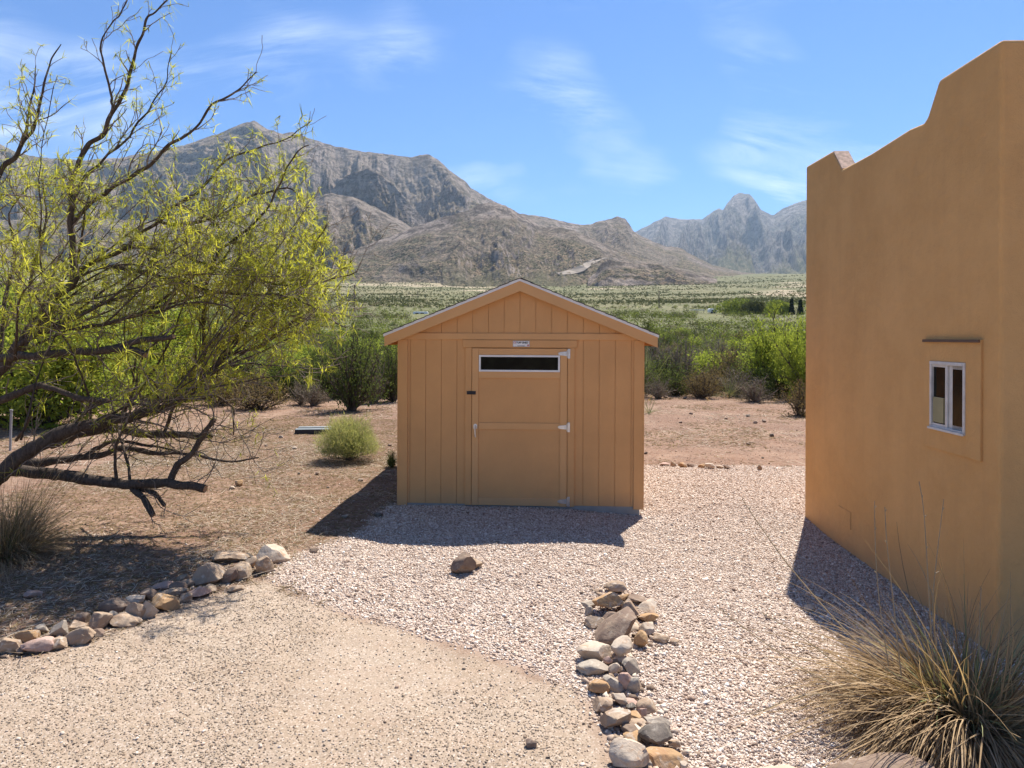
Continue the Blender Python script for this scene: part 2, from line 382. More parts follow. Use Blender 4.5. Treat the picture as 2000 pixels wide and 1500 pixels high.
def mountain(name, sil, crest, base, back, seed, amp=.28, spur=.016, mat_=None, step=2.0, rows=150, pw=1.15, jag=3, cvar=.06, rock=.0):
    sil = sorted(sil); sx = [p[0] for p in sil]; sy = [p[1] for p in sil]
    px = np.arange(sx[0], sx[-1] + .1, step); py = np.interp(px, sx, sy)
    k = np.array([1, 2, 1]) / 4.; py[1:-1] = np.convolve(py, k, 'valid')
    py = py + jag * .5 * fbm(px * .09, px * 0 + seed, 4, seed + 3) + jag * .12 * fbm(px * .4, px * 0 + 2.5, 3, seed + 5)
    c, s = math.cos(ROLL), math.sin(ROLL)
    a, bb = px - 1000, py - HY; a, bb = a * c + bb * s, -a * s + bb * c
    tt = np.concatenate([np.linspace(0, 1, rows), 1 + np.linspace(0, 1, rows // 5 + 1)[1:] ** 1.0])
    T, A = np.meshgrid(tt, a, indexing='ij'); BB = np.broadcast_to(bb, T.shape)
    Dc = crest * (1 + cvar * fbm(A * .006, A * 0 + seed * 1.7, 3, seed + 8))
    D = np.where(T <= 1, base + (Dc - base) * np.clip(T, 0, 1), Dc + (back - Dc) * (T - 1))
    Xw = A / F * D; Yw = D; zb = np.interp(np.hypot(Xw, Yw), PD, PZ) - 12
    zc = CZ - BB / F * Dc
    s_ = np.where(T <= 1, np.clip(T, 0, 1) ** pw, 1 - np.clip(T - 1, 0, 1) ** 1.2)
    H = zc - np.interp(np.hypot(A / F * Dc, Dc), PD, PZ) + 12
    # spurs and gullies run down the slope, drifting sideways as they go
    aw = A + 70 * fbm(A * .004, T * 1.5, 3, seed + 11) + (T - .5) * 60 * vnoise(A * .003, A * 0 + 4, seed + 12)
    sk_ = 55 * np.sin(A * .011 + seed); r1_ = ridged((aw + T * sk_ * 1.6) * spur, T * 2.6 + aw * .004, 6, seed, .55); r2_ = ridged((A + T * sk_) * .030, T * 7.5, 5, seed + 20, .6)
    env = np.sin(np.pi * np.clip(T, 0, 1)) ** .8 * np.where(T <= 1, 1, 0)
    dz = (r1_ - .62) * .95 + (r2_ - .6) * .20
    Zw = zb + H * np.maximum(s_ * 1.0, 0) + np.maximum(H, 20) * amp * env * dz
    # never rise above the crest line as seen from here
    lim = CZ + (zc - CZ) * D / Dc * .997
    Zw = np.where((T < 1), np.minimum(Zw, lim - .003 * H), Zw)
    rk = np.clip(sstep(.72, 1.02, np.where(T <= 1, T, 1) + .35 * fbm(aw * .012, T * 4, 4, seed + 30)) * .75 + rock * sstep(.05, .25, fbm(aw * .01, T * 3, 3, seed + 31)), 0, 1)
    nr, nc = T.shape
    ii = np.arange(nr - 1)[:, None] * nc + np.arange(nc - 1)[None, :]
    fq = np.stack([ii, ii + 1, ii + nc + 1, ii + nc], -1).reshape(-1, 4)
    return mesh_np(name, np.stack([Xw, Yw, Zw], -1).reshape(-1, 3), fq, mat_ or MM, attrs={'rock': rk.ravel(), 'low': (1 - sstep(.02, .42, T + .14 * fbm(A * .02, T * 3, 3, seed + 60))).ravel()}, smooth=True, kind='structure')
mountain('mountain', [(-700, 330), (-400, 270), (-200, 255), (-60, 262), (0, 281), (36, 299), (83, 308), (162, 313), (234, 308), (306, 295), (360, 284), (432, 259), (470, 242), (497, 236), (522, 252), (551, 261), (572, 257), (594, 266), (619, 275), (648, 284), (700, 295), (760, 302), (790, 305), (802, 308), (820, 302), (838, 302), (856, 313), (880, 334), (910, 355), (919, 367), (955, 388), (985, 404), (1040, 430), (1130, 475), (1200, 520)],
         3000, 1650, 4300, 3, amp=.50, mat_=MM, rows=210, step=1.6, rock=.8, spur=.0085)
mountain('foothill', [(-500, 440), (-200, 425), (0, 430), (150, 425), (300, 432), (420, 415), (500, 398), (560, 392), (610, 386), (650, 377), (700, 388), (735, 406), (790, 436), (850, 470), (920, 515), (960, 540)],
         1950, 1250, 2500, 17, amp=.30, rows=150, jag=4, spur=.011)
mountain('rocky_knob', [(640, 385), (662, 352), (690, 336), (715, 330), (740, 337), (772, 362), (800, 395), (830, 430)],
         2350, 2050, 2600, 29, amp=.5, rows=80, step=1.2, rock=1.0, jag=5)
hill = mountain('hill', [(600, 540), (660, 505), (700, 484), (760, 462), (820, 440), (868, 424), (910, 412), (934, 400), (958, 395), (976, 397), (1000, 409), (1018, 419), (1039, 430), (1060, 444), (1081, 442), (1120, 449), (1168, 472), (1210, 490), (1270, 508), (1330, 524), (1400, 540)],
         1560, 980, 2000, 37, amp=.27, rows=150, step=1.5, rock=.35, spur=.011, pw=1.35)
mountain('rocky_mound', [(1148, 545), (1163, 534), (1172, 518), (1186, 508), (1200, 508), (1240, 515), (1280, 516), (1310, 520), (1340, 530), (1400, 545)],
         1150, 1000, 1280, 57, amp=.6, rows=50, step=1.5, rock=1.0, jag=4)
mountain('middle_ridge', [(900, 450), (1000, 415), (1027, 419), (1060, 423), (1090, 430), (1138, 440), (1156, 437), (1174, 431), (1192, 428), (1207, 422), (1222, 428), (1231, 440), (1237, 451), (1255, 463), (1300, 481), (1330, 484), (1354, 499), (1390, 517), (1450, 532), (1540, 541), (1640, 548)],
         2500, 1400, 3200, 43, amp=.26, rows=150, step=1.5, rock=.4, spur=.012, pw=1.3)
mountain('far_mountain', [(1050, 500), (1150, 480), (1240, 453), (1262, 442), (1279, 433), (1300, 423), (1330, 428), (1372, 428), (1393, 413), (1405, 407), (1412, 410), (1420, 397), (1432, 383), (1441, 378), (1450, 377), (1465, 380), (1477, 394), (1486, 410), (1510, 421), (1528, 407), (1552, 397), (1570, 392), (1620, 375), (1700, 390), (1800, 372), (1950, 400), (2200, 420), (2500, 450), (2900, 500)],
         6500, 3300, 8500, 71, amp=.42, mat_=MF, rows=190, step=1.5, pw=.9, rock=.8)

# pale road cut draped on the hill
bpy.context.view_layer.update()
rd = []
for cx_, cy_, w_ in [(1090, 536, 10), (1106, 534, 16), (1120, 531, 20), (1131, 527, 20), (1140, 522, 17), (1148, 517, 15), (1156, 512, 14), (1166, 508, 12), (1178, 505.5, 6), (1192, 504.5, 5)]:
    for s__ in (-.5, -.17, .17, .5):
        d = ray(cx_ + s__ * w_ * .9, cy_ + s__ * w_ * .32).normalized(); ok, loc, nrm, fi = hill.ray_cast(Vector((0, 0, CZ)), d)
        rd.append(loc - d * 3.0 + Vector((0, 0, 1.0)) if ok else None)
rf_ = [(i * 4 + k, i * 4 + k + 1, i * 4 + k + 5, i * 4 + k + 4) for i in range(9) for k in range(3)]
rf_ = [f for f in rf_ if all(rd[i] is not None and abs(rd[i].y - rd[f[0]].y) < 220 for i in f)]
print('road faces', len(rf_))
mesh_np('dirt_road', [tuple(p) if p else (0, 0, -5) for p in rd], rf_, simple('pale_dirt', (.22, .18, .14), .95, var=.2, nsc=.05), kind='structure')
# haze box
hz = MB(); hz.box(-9000, 9000, -300, 8900, -8, 1600)
m = bpy.data.materials.new('haze'); m.use_nodes = True; m.node_tree.nodes.clear()
vo = m.node_tree.nodes.new('ShaderNodeVolumePrincipled'); vo.inputs['Density'].default_value = 5.5e-5; vo.inputs['Color'].default_value = (.62, .80, 1, 1); vo.inputs['Anisotropy'].default_value = .2
mo = m.node_tree.nodes.new('ShaderNodeOutputMaterial'); m.node_tree.links.new(vo.outputs[0], mo.inputs['Volume'])
hz.build('haze', m, kind='stuff')

# ---------------------------------------------------------------- shed
SC = 151.0; GY = 990.0
SR = -math.radians(3.2)
def su(px): return (px - 1015.5) / SC
def sw(py): return (GY - py) / SC
shed = empty('shed', (.103, 8.83, 0), SR, label='small tan wooden storage shed with gable roof on the gravel', cat='shed')
D = 3.66; HW = 1.57; WH = 2.16; GR = .204
SL = .4075
def groove_wall(mb, x0, x1, z0, z1, gy=0.0, top=None, th=.012, cuts=()):
    xs = [x0] + [k * GR for k in range(-8, 9) if x0 + .01 < k * GR < x1 - .01] + [x1]
    for a, b2 in zip(xs[:-1], xs[1:]):
        A = a + (.0028 if a != x0 else 0); B = b2 - (.0028 if b2 != x1 else 0)
        if top is None: mb.box(A, B, gy - th, gy, z0, z1)
        elif A < 0 < B: mb.prism([(A, z0), (B, z0), (B, top(B)), (0, top(0)), (A, top(A))], gy - th, gy)
        else: mb.prism([(A, z0), (B, z0), (B, max(top(B), z0 + .002)), (A, max(top(A), z0 + .002))], gy - th, gy)
w = MB(); apex = sw(552)
rooftop = lambda u: apex - .03 - SL * abs(u)
w.box(-HW + .02, HW - .02, 0, .03, .03, WH)                               # backing behind siding
w.prism([(-HW + .02, WH), (HW - .02, WH), (0, rooftop(0))], 0.001, .03)
groove_wall(w, -HW + .02, su(909), .03, WH); groove_wall(w, su(1122), HW - .02, .03, WH)
w.box(su(909), su(1122), -.012, 0, sw(676), WH)
groove_wall(w, -HW + .05, HW - .05, WH + .02, WH + .03, top=lambda u: rooftop(u))
w.box(-HW, -HW + .03, .03, D - .03, .03, WH); w.box(HW - .03, HW, .03, D - .03, .03, WH)
w.box(-HW + .02, HW - .02, D - .03, D, .03, WH); w.prism([(-HW + .02, WH), (HW - .02, WH), (0, rooftop(0))], D - .03, D - .001)
w.build('wall', M['shed'], shed)
for sgn in (-1, 1):
    tr = MB(); a, b2 = sorted((sgn * (HW + .002), sgn * (HW - .11)))
    tr.box(a, b2, -.034, -.0125, .0, WH - .002)
    a, b2 = sorted((sgn * (HW + .002), sgn * (HW + .022))); tr.box(a, b2, -.034, .09, .0, WH - .002)
    tr.build('corner_trim', M['shed'], shed, bevel=.003)
tr = MB(); tr.box(-HW - .02, HW + .02, -.030, -.0125, WH, sw(651.5)); tr.build('band_board', M['shed_h'], shed, bevel=.003)
tr = MB(); tr.box(su(904), su(1126.5), -.040, -.0125, sw(679), WH - .004); tr.box(su(909), su(921.5), -.034, -.0125, .02, sw(679.3)); tr.box(su(1108.5), su(1122), -.034, -.0125, .02, sw(679.3))
tr.build('door_casing', M['shed'], shed, bevel=.003)
# door
door = MB(); door.box(su(922.5), su(1107.5), -.022, -.003, .02, sw(680.5)); dr = door.build('door', M['shed'], shed)
st = MB()
st.box(su(922.5), su(935.2), -.038, -.0225, .02, sw(680.5)); st.box(su(1094.2), su(1107.5), -.038, -.0225, .02, sw(680.5))
x0, x1 = su(935.5), su(1093.9)
for a, b2 in ((693.5, 681), (738.8, 726.5), (838.6, 825.8), (986.5, 972)): st.box(x0, x1, -.036, -.0225, sw(a), sw(b2))
st.build('door_rails', M['shed_h'], dr, bevel=.003)
fr = MB(); a, b2, c2, d2 = su(935.8), su(1093.6), sw(726.2), sw(693.8); q = .024
fr.box(a, b2, -.044, -.0225, d2 - q, d2); fr.box(a, b2, -.044, -.0225, c2, c2 + q); fr.box(a, a + q, -.043, -.0225, c2 + q, d2 - q); fr.box(b2 - q, b2, -.043, -.0225, c2 + q, d2 - q)
wf = fr.build('window_frame', M['white'], dr, bevel=.002)
g = MB(); g.box(a + q, b2 - q, -.030, -.0226, c2 + q, d2 - q); g.build('pane', M['glass'], dr)
for py in (690.5, 833, 977):
    h = MB(); z = sw(py)
    h.box(su(1108.5), su(1113.5), -.046, -.0345, z - .062, z + .062)
    h.prism([(su(1090), z - .008), (su(1094), z - .022), (su(1107), z - .030), (su(1107), z + .030), (su(1094), z + .022), (su(1090), z + .008)], -.047, -.0385)
    h.tube([(su(1108), -.050, z - .05), (su(1108), -.050, z + .05)], .009, 8)
    for dx in (0, .035, .07): h.tube([(su(1095) + dx, -.052, z), (su(1095) + dx, -.046, z)], .006, 8)
    h.build('hinge', M['galv'], dr, bevel=.002)
h = MB(); z = sw(833); u = su(929.3)
h.prism([(u - .024, z - .03), (u + .024, z - .03), (u + .024, z + .012), (u + .017, z + .028), (u, z + .034), (u - .017, z + .028), (u - .024, z + .012)], -.046, -.0385)
h.tube([(u, -.046, z), (u, -.085, z)], .011, 10)
h.tube([(u, -.085, z + .008), (u + .001, -.088, z - .05), (u + .004, -.086, z - .105), (u + .008, -.080, z - .135)], [.012, .011, .011, .009], 10)
h.build('handle', M['galv'], dr, smooth=False)
h = MB(); h.box(su(912.5), su(930), -.048, -.0385, sw(771), sw(764.3)); h.box(su(918), su(924), -.056, -.048, sw(769.5), sw(766)); h.build('latch', M['black'], shed, bevel=.002)
# sign
sg = MB(); X0, X1, Z0, Z1 = su(1002), su(1034.6), sw(677.6), sw(665.8); sg.box(X0, X1, -.047, -.0405, Z0, Z1); sign = sg.build('sign', M['white'], shed, bevel=.001)
ed = MB()
for (a, b2, c2, d2) in ((X0 + .002, X1 - .002, Z1 - .004, Z1 - .002), (X0 + .002, X1 - .002, Z0 + .002, Z0 + .004), (X0 + .002, X0 + .004, Z0 + .004, Z1 - .004), (X1 - .004, X1 - .002, Z0 + .004, Z1 - .004)):
    ed.box(a, b2, -.0485, -.0471, c2, d2)
ed.build('sign_border', M['ink'], sign)
lg = MB(); lg.box(X0 + .010, X0 + .037, -.0495, -.0471, Z1 - .036, Z1 - .012); lg.build('logo', M['red'], sign); lg = MB(); lg.box(X1 - .028, X1 - .012, -.0495, -.0471, Z0 + .010, Z0 + .030); lg.build('logo', M['red'], sign)
lg = MB(); lg.prism([(X0 + .014, Z1 - .033), (X0 + .033, Z1 - .033), (X0 + .033, Z1 - .023), (X0 + .0235, Z1 - .015), (X0 + .014, Z1 - .023)], -.0505, -.0496); lg.build('logo_shed', M['white'], sign)
def text(body, x, z, size, mt, parent, name='lettering', y=-.0486):
    cu = bpy.data.curves.new('t', 'FONT'); cu.body = body; cu.size = size; cu.extrude = .0006; cu.offset = size * .03; cu.align_x = 'CENTER'
    o = bpy.data.objects.new('t', cu); COL.objects.link(o)
    me = bpy.data.meshes.new_from_object(o.evaluated_get(bpy.context.evaluated_depsgraph_get())); bpy.data.objects.remove(o); 
    me.transform(Matrix.Translation((x, y, z)) @ Matrix.Rotation(math.radians(90), 4, 'X')); me.materials.clear(); me.materials.append(mt)
    q = bpy.data.objects.new(name, me); COL.objects.link(q); q.parent = parent; return q
text('TUFF SHED', (X0 + X1) / 2 + .012, Z1 - .034, .031, M['ink'], sign)
sb = MB()
for i in range(7): sb.box(X0 + .06 + i * .0135, X0 + .06 + i * .0135 + .0095, -.0492, -.0471, Z0 + .009, Z0 + .016)
sb.build('small_print', M['ink'], sign)
# roof
OH, EV = .10, 1.745
FA = []; rt = MB(); sh = MB()
def slab(mb, u0, u1, y0, y1, top, th):    # plane z = top - SL*|u|
    mb.add([(u0, y0, top - SL * abs(u0) - th), (u1, y0, top - SL * abs(u1) - th), (u1, y0, top - SL * abs(u1)), (u0, y0, top - SL * abs(u0)),
            (u0, y1, top - SL * abs(u0) - th), (u1, y1, top - SL * abs(u1) - th), (u1, y1, top - SL * abs(u1)), (u0, y1, top - SL * abs(u0))],
           [(0, 1, 2, 3), (5, 4, 7, 6), (3, 2, 6, 7), (1, 0, 4, 5), (4, 0, 3, 7), (1, 5, 6, 2)])
A2 = sw(545.5)
dk = MB()
for sgn in (-1, 1):
    a, b2 = sorted((0, sgn * EV))
    slab(dk, a, b2, -OH + .0005, D + OH, A2 - .036, .022)
    FA.append((a, b2))
    slab(rt, *sorted((0, sgn * (EV + .012))), -OH - .034, -OH - .002, A2 + .001, .034)
    for k in range(13):
        e1 = (EV + .02) * (k + 1) / 13; e0 = (EV + .02) * k / 13
        lo, hi = sorted((sgn * e0, sgn * e1)); lift = .006
        vv = [(u_, y_, A2 + .003 - SL * abs(u_) + (lift + .004 if abs(u_) == e1 else lift * .4)) for y_ in (-OH - .04, D + OH + .03) for u_ in (lo, hi)]
        sh.add([(v[0], v[1], v[2] - .010) for v in vv] + vv, [(4, 5, 7, 6), (0, 2, 3, 1), (0, 1, 5, 4), (2, 6, 7, 3), (0, 4, 6, 2), (1, 3, 7, 5)])
roof = dk.build('roof', M['shed_h'], shed);  rt.build('drip_edge', M['white'], roof); sh.build('shingles', M['shingle'], roof)
for a, b2 in FA:
    for y0_, y1_ in ((-OH - .025, -OH), (D + OH + .001, D + OH + .026)): rf = MB(); slab(rf, a, b2, y0_, y1_, A2 - .034, .128); rf.build('fascia', M['shed_h'], roof)
for sgn in (-1, 1):
    fe = MB()
    a, b2 = sorted((sgn * EV, sgn * (EV - .02))); zt = A2 - SL * EV - .06; fe.box(a, b2, -OH + .001, D + OH, zt - .09, zt)
    fe.build('eave_board', M['shed_h'], roof)
rv = MB()
for sgn in (-1, 1): slab(rv, *sorted((0, sgn * .16)), .25, D - .3, A2 + .042, .026)
rv.build('ridge_vent', M['shingle'], roof)
sk = MB(); sk.box(-HW + .03, HW - .03, -.005, D, -.16, .03); sk.build('base', M['concrete'], shed)

# ---------------------------------------------------------------- house
HB = -.15
hc = ground_at(1569.5, 1007); HDIR = Vector((.0563, 1, 0)).normalized()
HN = Vector((-HDIR.y, HDIR.x, 0))
def on_wall(px, py, off=0):
    d = ray(px, py); o = Vector((0, 0, CZ)); p0 = hc + HN * off; k = (p0 - o).dot(HN) / d.dot(HN); return o + d * k
near = on_wall(1952.5, 700); near.z = 0
hrot = math.atan2(-HDIR.x, HDIR.y)      # local y = into depth, local x = right, wall at x=0
house = empty('house', (near.x, near.y, HB), hrot, label='tan stucco house with stepped parapet beside the gravel yard', cat='house')
Rm = Matrix.Rotation(hrot, 4, 'Z').inverted()
def hl(px, py, off=0): return Rm @ (on_wall(px, py, off) - Vector((near.x, near.y, HB)))
far_l = hl(1574, 325); LN = far_l.y
pr = [hl(*p) for p in ((1574, 325), (1625, 295), (1643, 331), (1700, 300), (1775, 252), (1803, 240), (1812, 225), (1834, 155), (1953, 78))]
prof = [(0, -.4), (LN, -.4)] + [(LN if i == 0 else p.y, p.z) for i, p in enumerate(pr)]; prof[-1] = (0, pr[-1].z)
ZT = pr[-1].z
V2 = []; TH_ = .2
# side wall: profile in (y,z), extruded in x
tp = prof[2:]; n = len(tp)      # top points from far to near
Vw = [(x, y, z) for x in (0, TH_) for y, z in tp] + [(x, y, -.4) for x in (0, TH_) for y, z in tp]
Fw = []
for i in range(n - 1):
    Fw += [(i, i + 1, 2 * n + i + 1, 2 * n + i), (n + i + 1, n + i, 3 * n + i, 3 * n + i + 1), (i + 1, i, n + i, n + i + 1), (2 * n + i, 2 * n + i + 1, 3 * n + i + 1, 3 * n + i)]
Fw += [(0, 2 * n, 3 * n, n), (n - 1, 2 * n - 1, 4 * n - 1, 3 * n - 1)]
wb = bmesh.new(); bv = [wb.verts.new(v) for v in Vw]
for f in Fw: wb.faces.new([bv[i] for i in f])
bmesh.ops.recalc_face_normals(wb, faces=wb.faces)
me = bpy.data.meshes.new('wall'); wb.to_mesh(me); me.materials.append(M['stucco'])
wo_ = bpy.data.objects.new('wall', me); COL.objects.link(wo_); wo_.parent = house
bm_ = wo_.modifiers.new('b', 'BEVEL'); bm_.width = .03; bm_.segments = 3; bm_.limit_method = 'ANGLE'; bm_.angle_limit = math.radians(20)
pa, pb = pr[1], pr[2]; dv_ = Vector((0, pb.y - pa.y, pb.z - pa.z)).normalized(); nv_ = Vector((0, dv_.z, -dv_.y)); nv_ = nv_ if nv_.z > 0 else -nv_
cp = MB(); A_ = Vector((.012, pa.y, pa.z)) + dv_ * .012; B_ = Vector((.012, pb.y, pb.z)) - dv_ * .012; wv_ = Vector((TH_ - .03, 0, 0))
cp.add([A_ + nv_ * .008, B_ + nv_ * .008, B_ + wv_ + nv_ * .008, A_ + wv_ + nv_ * .008, A_ - nv_ * .02, B_ - nv_ * .02, B_ + wv_ - nv_ * .02, A_ + wv_ - nv_ * .02], [(0, 1, 2, 3), (7, 6, 5, 4), (0, 4, 5, 1), (1, 5, 6, 2), (2, 6, 7, 3), (3, 7, 4, 0)])
cp.build('bare_plaster', simple('bare_plaster', (.55, .40, .30), .95, bump=.6, nsc=20, var=.25), house)
w = MB(); w.box(TH_ - .04, 9, .0006, TH_, -.4, ZT - .004); w.box(TH_ - .04, 9, LN - TH_, LN - .001, -.4, 3.45); w.box(8.8, 8.999, TH_, LN - TH_, -.4, 3.45)
w.build('wall', M['stucco'], house, bevel=.03, seg=3)
w = MB(); w.box(TH_ + .002, 8.79, TH_ + .002, LN - TH_ - .002, 3.2, 3.35); w.build('roof', M['concrete'], house)
# raised stucco surround + window
off = -.03
q = [hl(1808, 663), hl(1920, 663), hl(1920, 902), hl(1808, 868)]
y0, y1 = q[1].y, q[0].y; z1 = q[1].z; z0 = q[2].z
wn_ = [hl(1821, 705), hl(1890, 709), hl(1889, 851), hl(1821, 834)]
wy0, wy1 = wn_[1].y, wn_[0].y; wz1 = wn_[1].z; wz0 = wn_[2].z
s_ = MB()
s_.box(-.018, .001, y0, wy0, z0, z1); s_.box(-.018, .001, wy1, y1, z0, z1); s_.box(-.0178, .001, wy0, wy1, wz1, z1 - .0005); s_.box(-.0178, .001, wy0, wy1, z0 + .0005, wz0)
s_.build('window_surround', M['stucco'], house, bevel=.003)
led = MB(); led.box(-.036, -.0175, y0 + .005, y1 - .01, z1 - .024, z1 - .001); led.build('drip_ledge', simple('ledge', (.13, .085, .06), .9), house)
win = MB(); e = .028
def wbox(q, x0, x1, *r): q.box(x0 + .021, x1 + .006, *r)
wbox(win, -.047, .002, wy0, wy1, wz1 - e, wz1); wbox(win, -.047, .002, wy0, wy1, wz0, wz0 + e); wbox(win, -.046, .002, wy0, wy0 + e, wz0 + e, wz1 - e); wbox(win, -.046, .002, wy1 - e, wy1, wz0 + e, wz1 - e)
wbox(win, -.052, -.047, wy0 - .004, wy1 + .004, wz0 - .006, wz0 + .014)
M['frame'] = simple('window_vinyl', (.60, .585, .55), .5, .4, var=.1, nsc=14)
winf = win.build('window', M['frame'], house, bevel=.002)
mid = (wy0 + wy1) / 2 - .005; sa = MB()
wbox(sa, -.040, -.012, mid, mid + .03, wz0 + e, wz1 - e)
wbox(sa, -.036, -.012, mid + .04, wy1 - e, wz1 - e - .02, wz1 - e); wbox(sa, -.036, -.012, mid + .04, wy1 - e, wz0 + e, wz0 + e + .02)
wbox(sa, -.026, -.010, wy0 + e, wy0 + e + .025, wz0 + e, wz1 - e); wbox(sa, -.026, -.010, mid - .05, mid - .001, wz0 + e, wz1 - e)
wbox(sa, -.025, -.010, wy0 + e + .025, mid - .05, wz1 - e - .03, wz1 - e); wbox(sa, -.025, -.010, wy0 + e + .025, mid - .05, wz0 + e, wz0 + e + .03)
sa.build('sash', M['frame'], winf, bevel=.002)
gl = MB(); wbox(gl, -.018, -.0085, wy0 + e + .025, mid - .05, wz0 + e + .03, wz1 - e - .03); gl.build('pane', M['glass'], winf)
gl = MB(); wbox(gl, -.020, -.009, mid + .04, wy1 - e, wz0 + e + .02, wz1 - e - .02); gl.build('pane', M['glass'], winf)
cu = MB(); nn = 9; ca_, cb2 = mid + .055, wy1 - e - .02
for i in range(nn):
    a = ca_ + (cb2 - ca_) * i / nn; b2 = ca_ + (cb2 - ca_) * (i + 1) / nn
    wbox(cu, -.0225 - (.002 if i % 2 else 0), -.0262, a, b2, wz0 + e + .03, wz0 + (wz1 - wz0) * .47)
    
cu.build('curtain', M['curtain'], winf)
hh = [hl(1638, 978), hl(1662, 990), hl(1662, 1035)]
ac = MB(); ac.box(-.007, .001, hh[1].y, hh[0].y, hh[2].z, hh[0].z - .05); ac.build('access_cover', M['stucco'], house, bevel=.006)

# ---------------------------------------------------------------- rocks
def rock_mesh(sx, sy, sz, seed, ang=.6, sub=4):
    bm = bmesh.new(); bmesh.ops.create_icosphere(bm, subdivisions=sub, radius=1)
    r = random.Random(seed)
    planes = []
    for _ in range(int(5 + 9 * ang)):
        d = Vector((r.gauss(0, 1), r.gauss(0, 1), r.gauss(0, 1))).normalized(); planes.append((d, r.uniform(.50, .82)))
    ofs = Vector((r.uniform(0, 50), r.uniform(0, 50), r.uniform(0, 50)))
    for v in bm.verts:
        c = v.co.copy()
        c *= 1 + .22 * mnoise.noise(c * 1.1 + ofs) + .10 * mnoise.noise(c * 2.7 + ofs)
        for d, h in planes:
            k = c.dot(d) - h
            if k > 0: c -= d * k * (1.0 if ang > .5 else .75)
        c *= 1 + .03 * mnoise.noise(c * 5 + ofs) + .018 * mnoise.noise(c * 13 + ofs)
        v.co = Vector((c.x * sx, c.y * sy, c.z * sz)) / .85
    me = bpy.data.meshes.new('stone'); bm.to_mesh(me); bm.free()
    me.polygons.foreach_set('use_smooth', [True] * len(me.polygons)); me.set_sharp_from_angle(angle=math.radians(24))
    return me
_seed = [0]
def rock(cx, cy, w, h, col, label, group=None, name='stone', ang=.6, rz=None, lift=0, sub=4, tilt=0, bury=.26):
    _seed[0] += 1; r = random.Random(_seed[0] * 13)
    g = ground_at(cx, cy + h * .38); y = g.y
    wx = w * y / F / 2 * (1.2 if group and 'middle line' in group else 1.06 if group and 'stones of' in group else 1.0); down = (CZ - g.z) / y; hz_ = h * y / F / 2
    # visible height = top view foreshortened depth + true height
    wy = wx * r.uniform(.75, .95); hzz = max(hz_ - wy * down * .45, hz_ * .55) / (1 - bury * .5)
    me = rock_mesh(wx, wy, hzz, _seed[0], ang, sub); me.materials.append(RK[col])
    o = bpy.data.objects.new(name, me); COL.objects.link(o)
    o.location = (g.x, g.y + wy * .3, g.z + hzz * (1 - bury * 1.3) + lift)
    o.rotation_euler = (r.uniform(-.15, .15), math.radians(tilt) + r.uniform(-.12, .12), r.uniform(-.4, .4) if rz is None else rz)
    return set_props(o, label=label, cat='stone', group=group)
OD = 'first second third fourth fifth sixth seventh eighth ninth tenth eleventh twelfth thirteenth fourteenth fifteenth sixteenth seventeenth eighteenth nineteenth'.split()
def ordn(i):
    if i < 19: return OD[i]
    tens = {2: 'twenty', 3: 'thirty', 4: 'forty', 5: 'fifty'}[(i + 1) // 10]; u = (i + 1) % 10
    return (tens[:-1] + 'ieth') if u == 0 else tens + '-' + OD[u - 1]
LCOL = {'tan': 'tan', 'white': 'pale cream', 'grey': 'grey', 'brown': 'brown', 'orange': 'orange tan', 'pink': 'pinkish', 'dark': 'dark grey'}
left = [(50,820,130,110,'tan','blocky'),(130,850,60,50,'brown','small'),(165,755,110,80,'orange','rounded'),(225,812,150,110,'pink','rounded'),(245,715,80,70,'grey','pointed'),(355,715,115,110,'grey','angular'),(335,802,150,90,'tan','slanted'),(462,690,110,60,'tan','low'),(475,755,150,120,'tan','round'),(500,650,95,80,'brown','half hidden'),(592,665,130,130,'tan','egg shaped'),(590,738,80,50,'brown','cracked'),(672,640,80,60,'grey','small'),(755,655,160,90,'tan','smooth wedge'),(685,572,150,95,'brown','rounded'),(820,612,100,125,'tan','leaning'),(815,535,140,70,'white','flat topped'),(890,602,90,125,'white','upright striped'),(905,505,85,80,'brown','rounded'),(1010,548,160,115,'orange','large rough'),(990,450,105,60,'pink','smooth'),(1050,482,120,60,'tan','flat'),(1085,460,100,65,'brown','round'),(1125,527,90,60,'tan','low'),(1200,487,130,85,'pink','faceted'),(1150,430,100,60,'tan','rounded'),(1110,400,65,50,'tan','small'),(1275,388,185,140,'tan','big boulder-like'),(1275,467,80,50,'tan','small round'),(1403,382,75,130,'brown','upright slab-like'),(1400,272,185,85,'tan','long sloping'),(1475,362,125,105,'tan','rounded'),(1435,467,95,42,'tan','flat'),(1520,312,62,75,'tan','small upright'),(1515,272,50,40,'dark','tiny'),(1560,287,65,42,'white','small'),(1600,332,110,115,'tan','triangular'),(1665,257,165,130,'white','squarish boulder-like')]
for i, (a, b2, w_, h_, c_, d_) in enumerate(left):
    rock(a / 3.125, 1000 + b2 / 3.125, w_ / 3.125, h_ / 3.125, c_, f'{d_} {LCOL[c_]} stone, {ordn(i)} from the lower left end of the left border', 'stones of the left border',
         ang=.35 if 'round' in d_ or 'egg' in d_ or 'smooth' in d_ else .8, tilt=35 if 'lean' in d_ or 'upright' in d_ else 0)
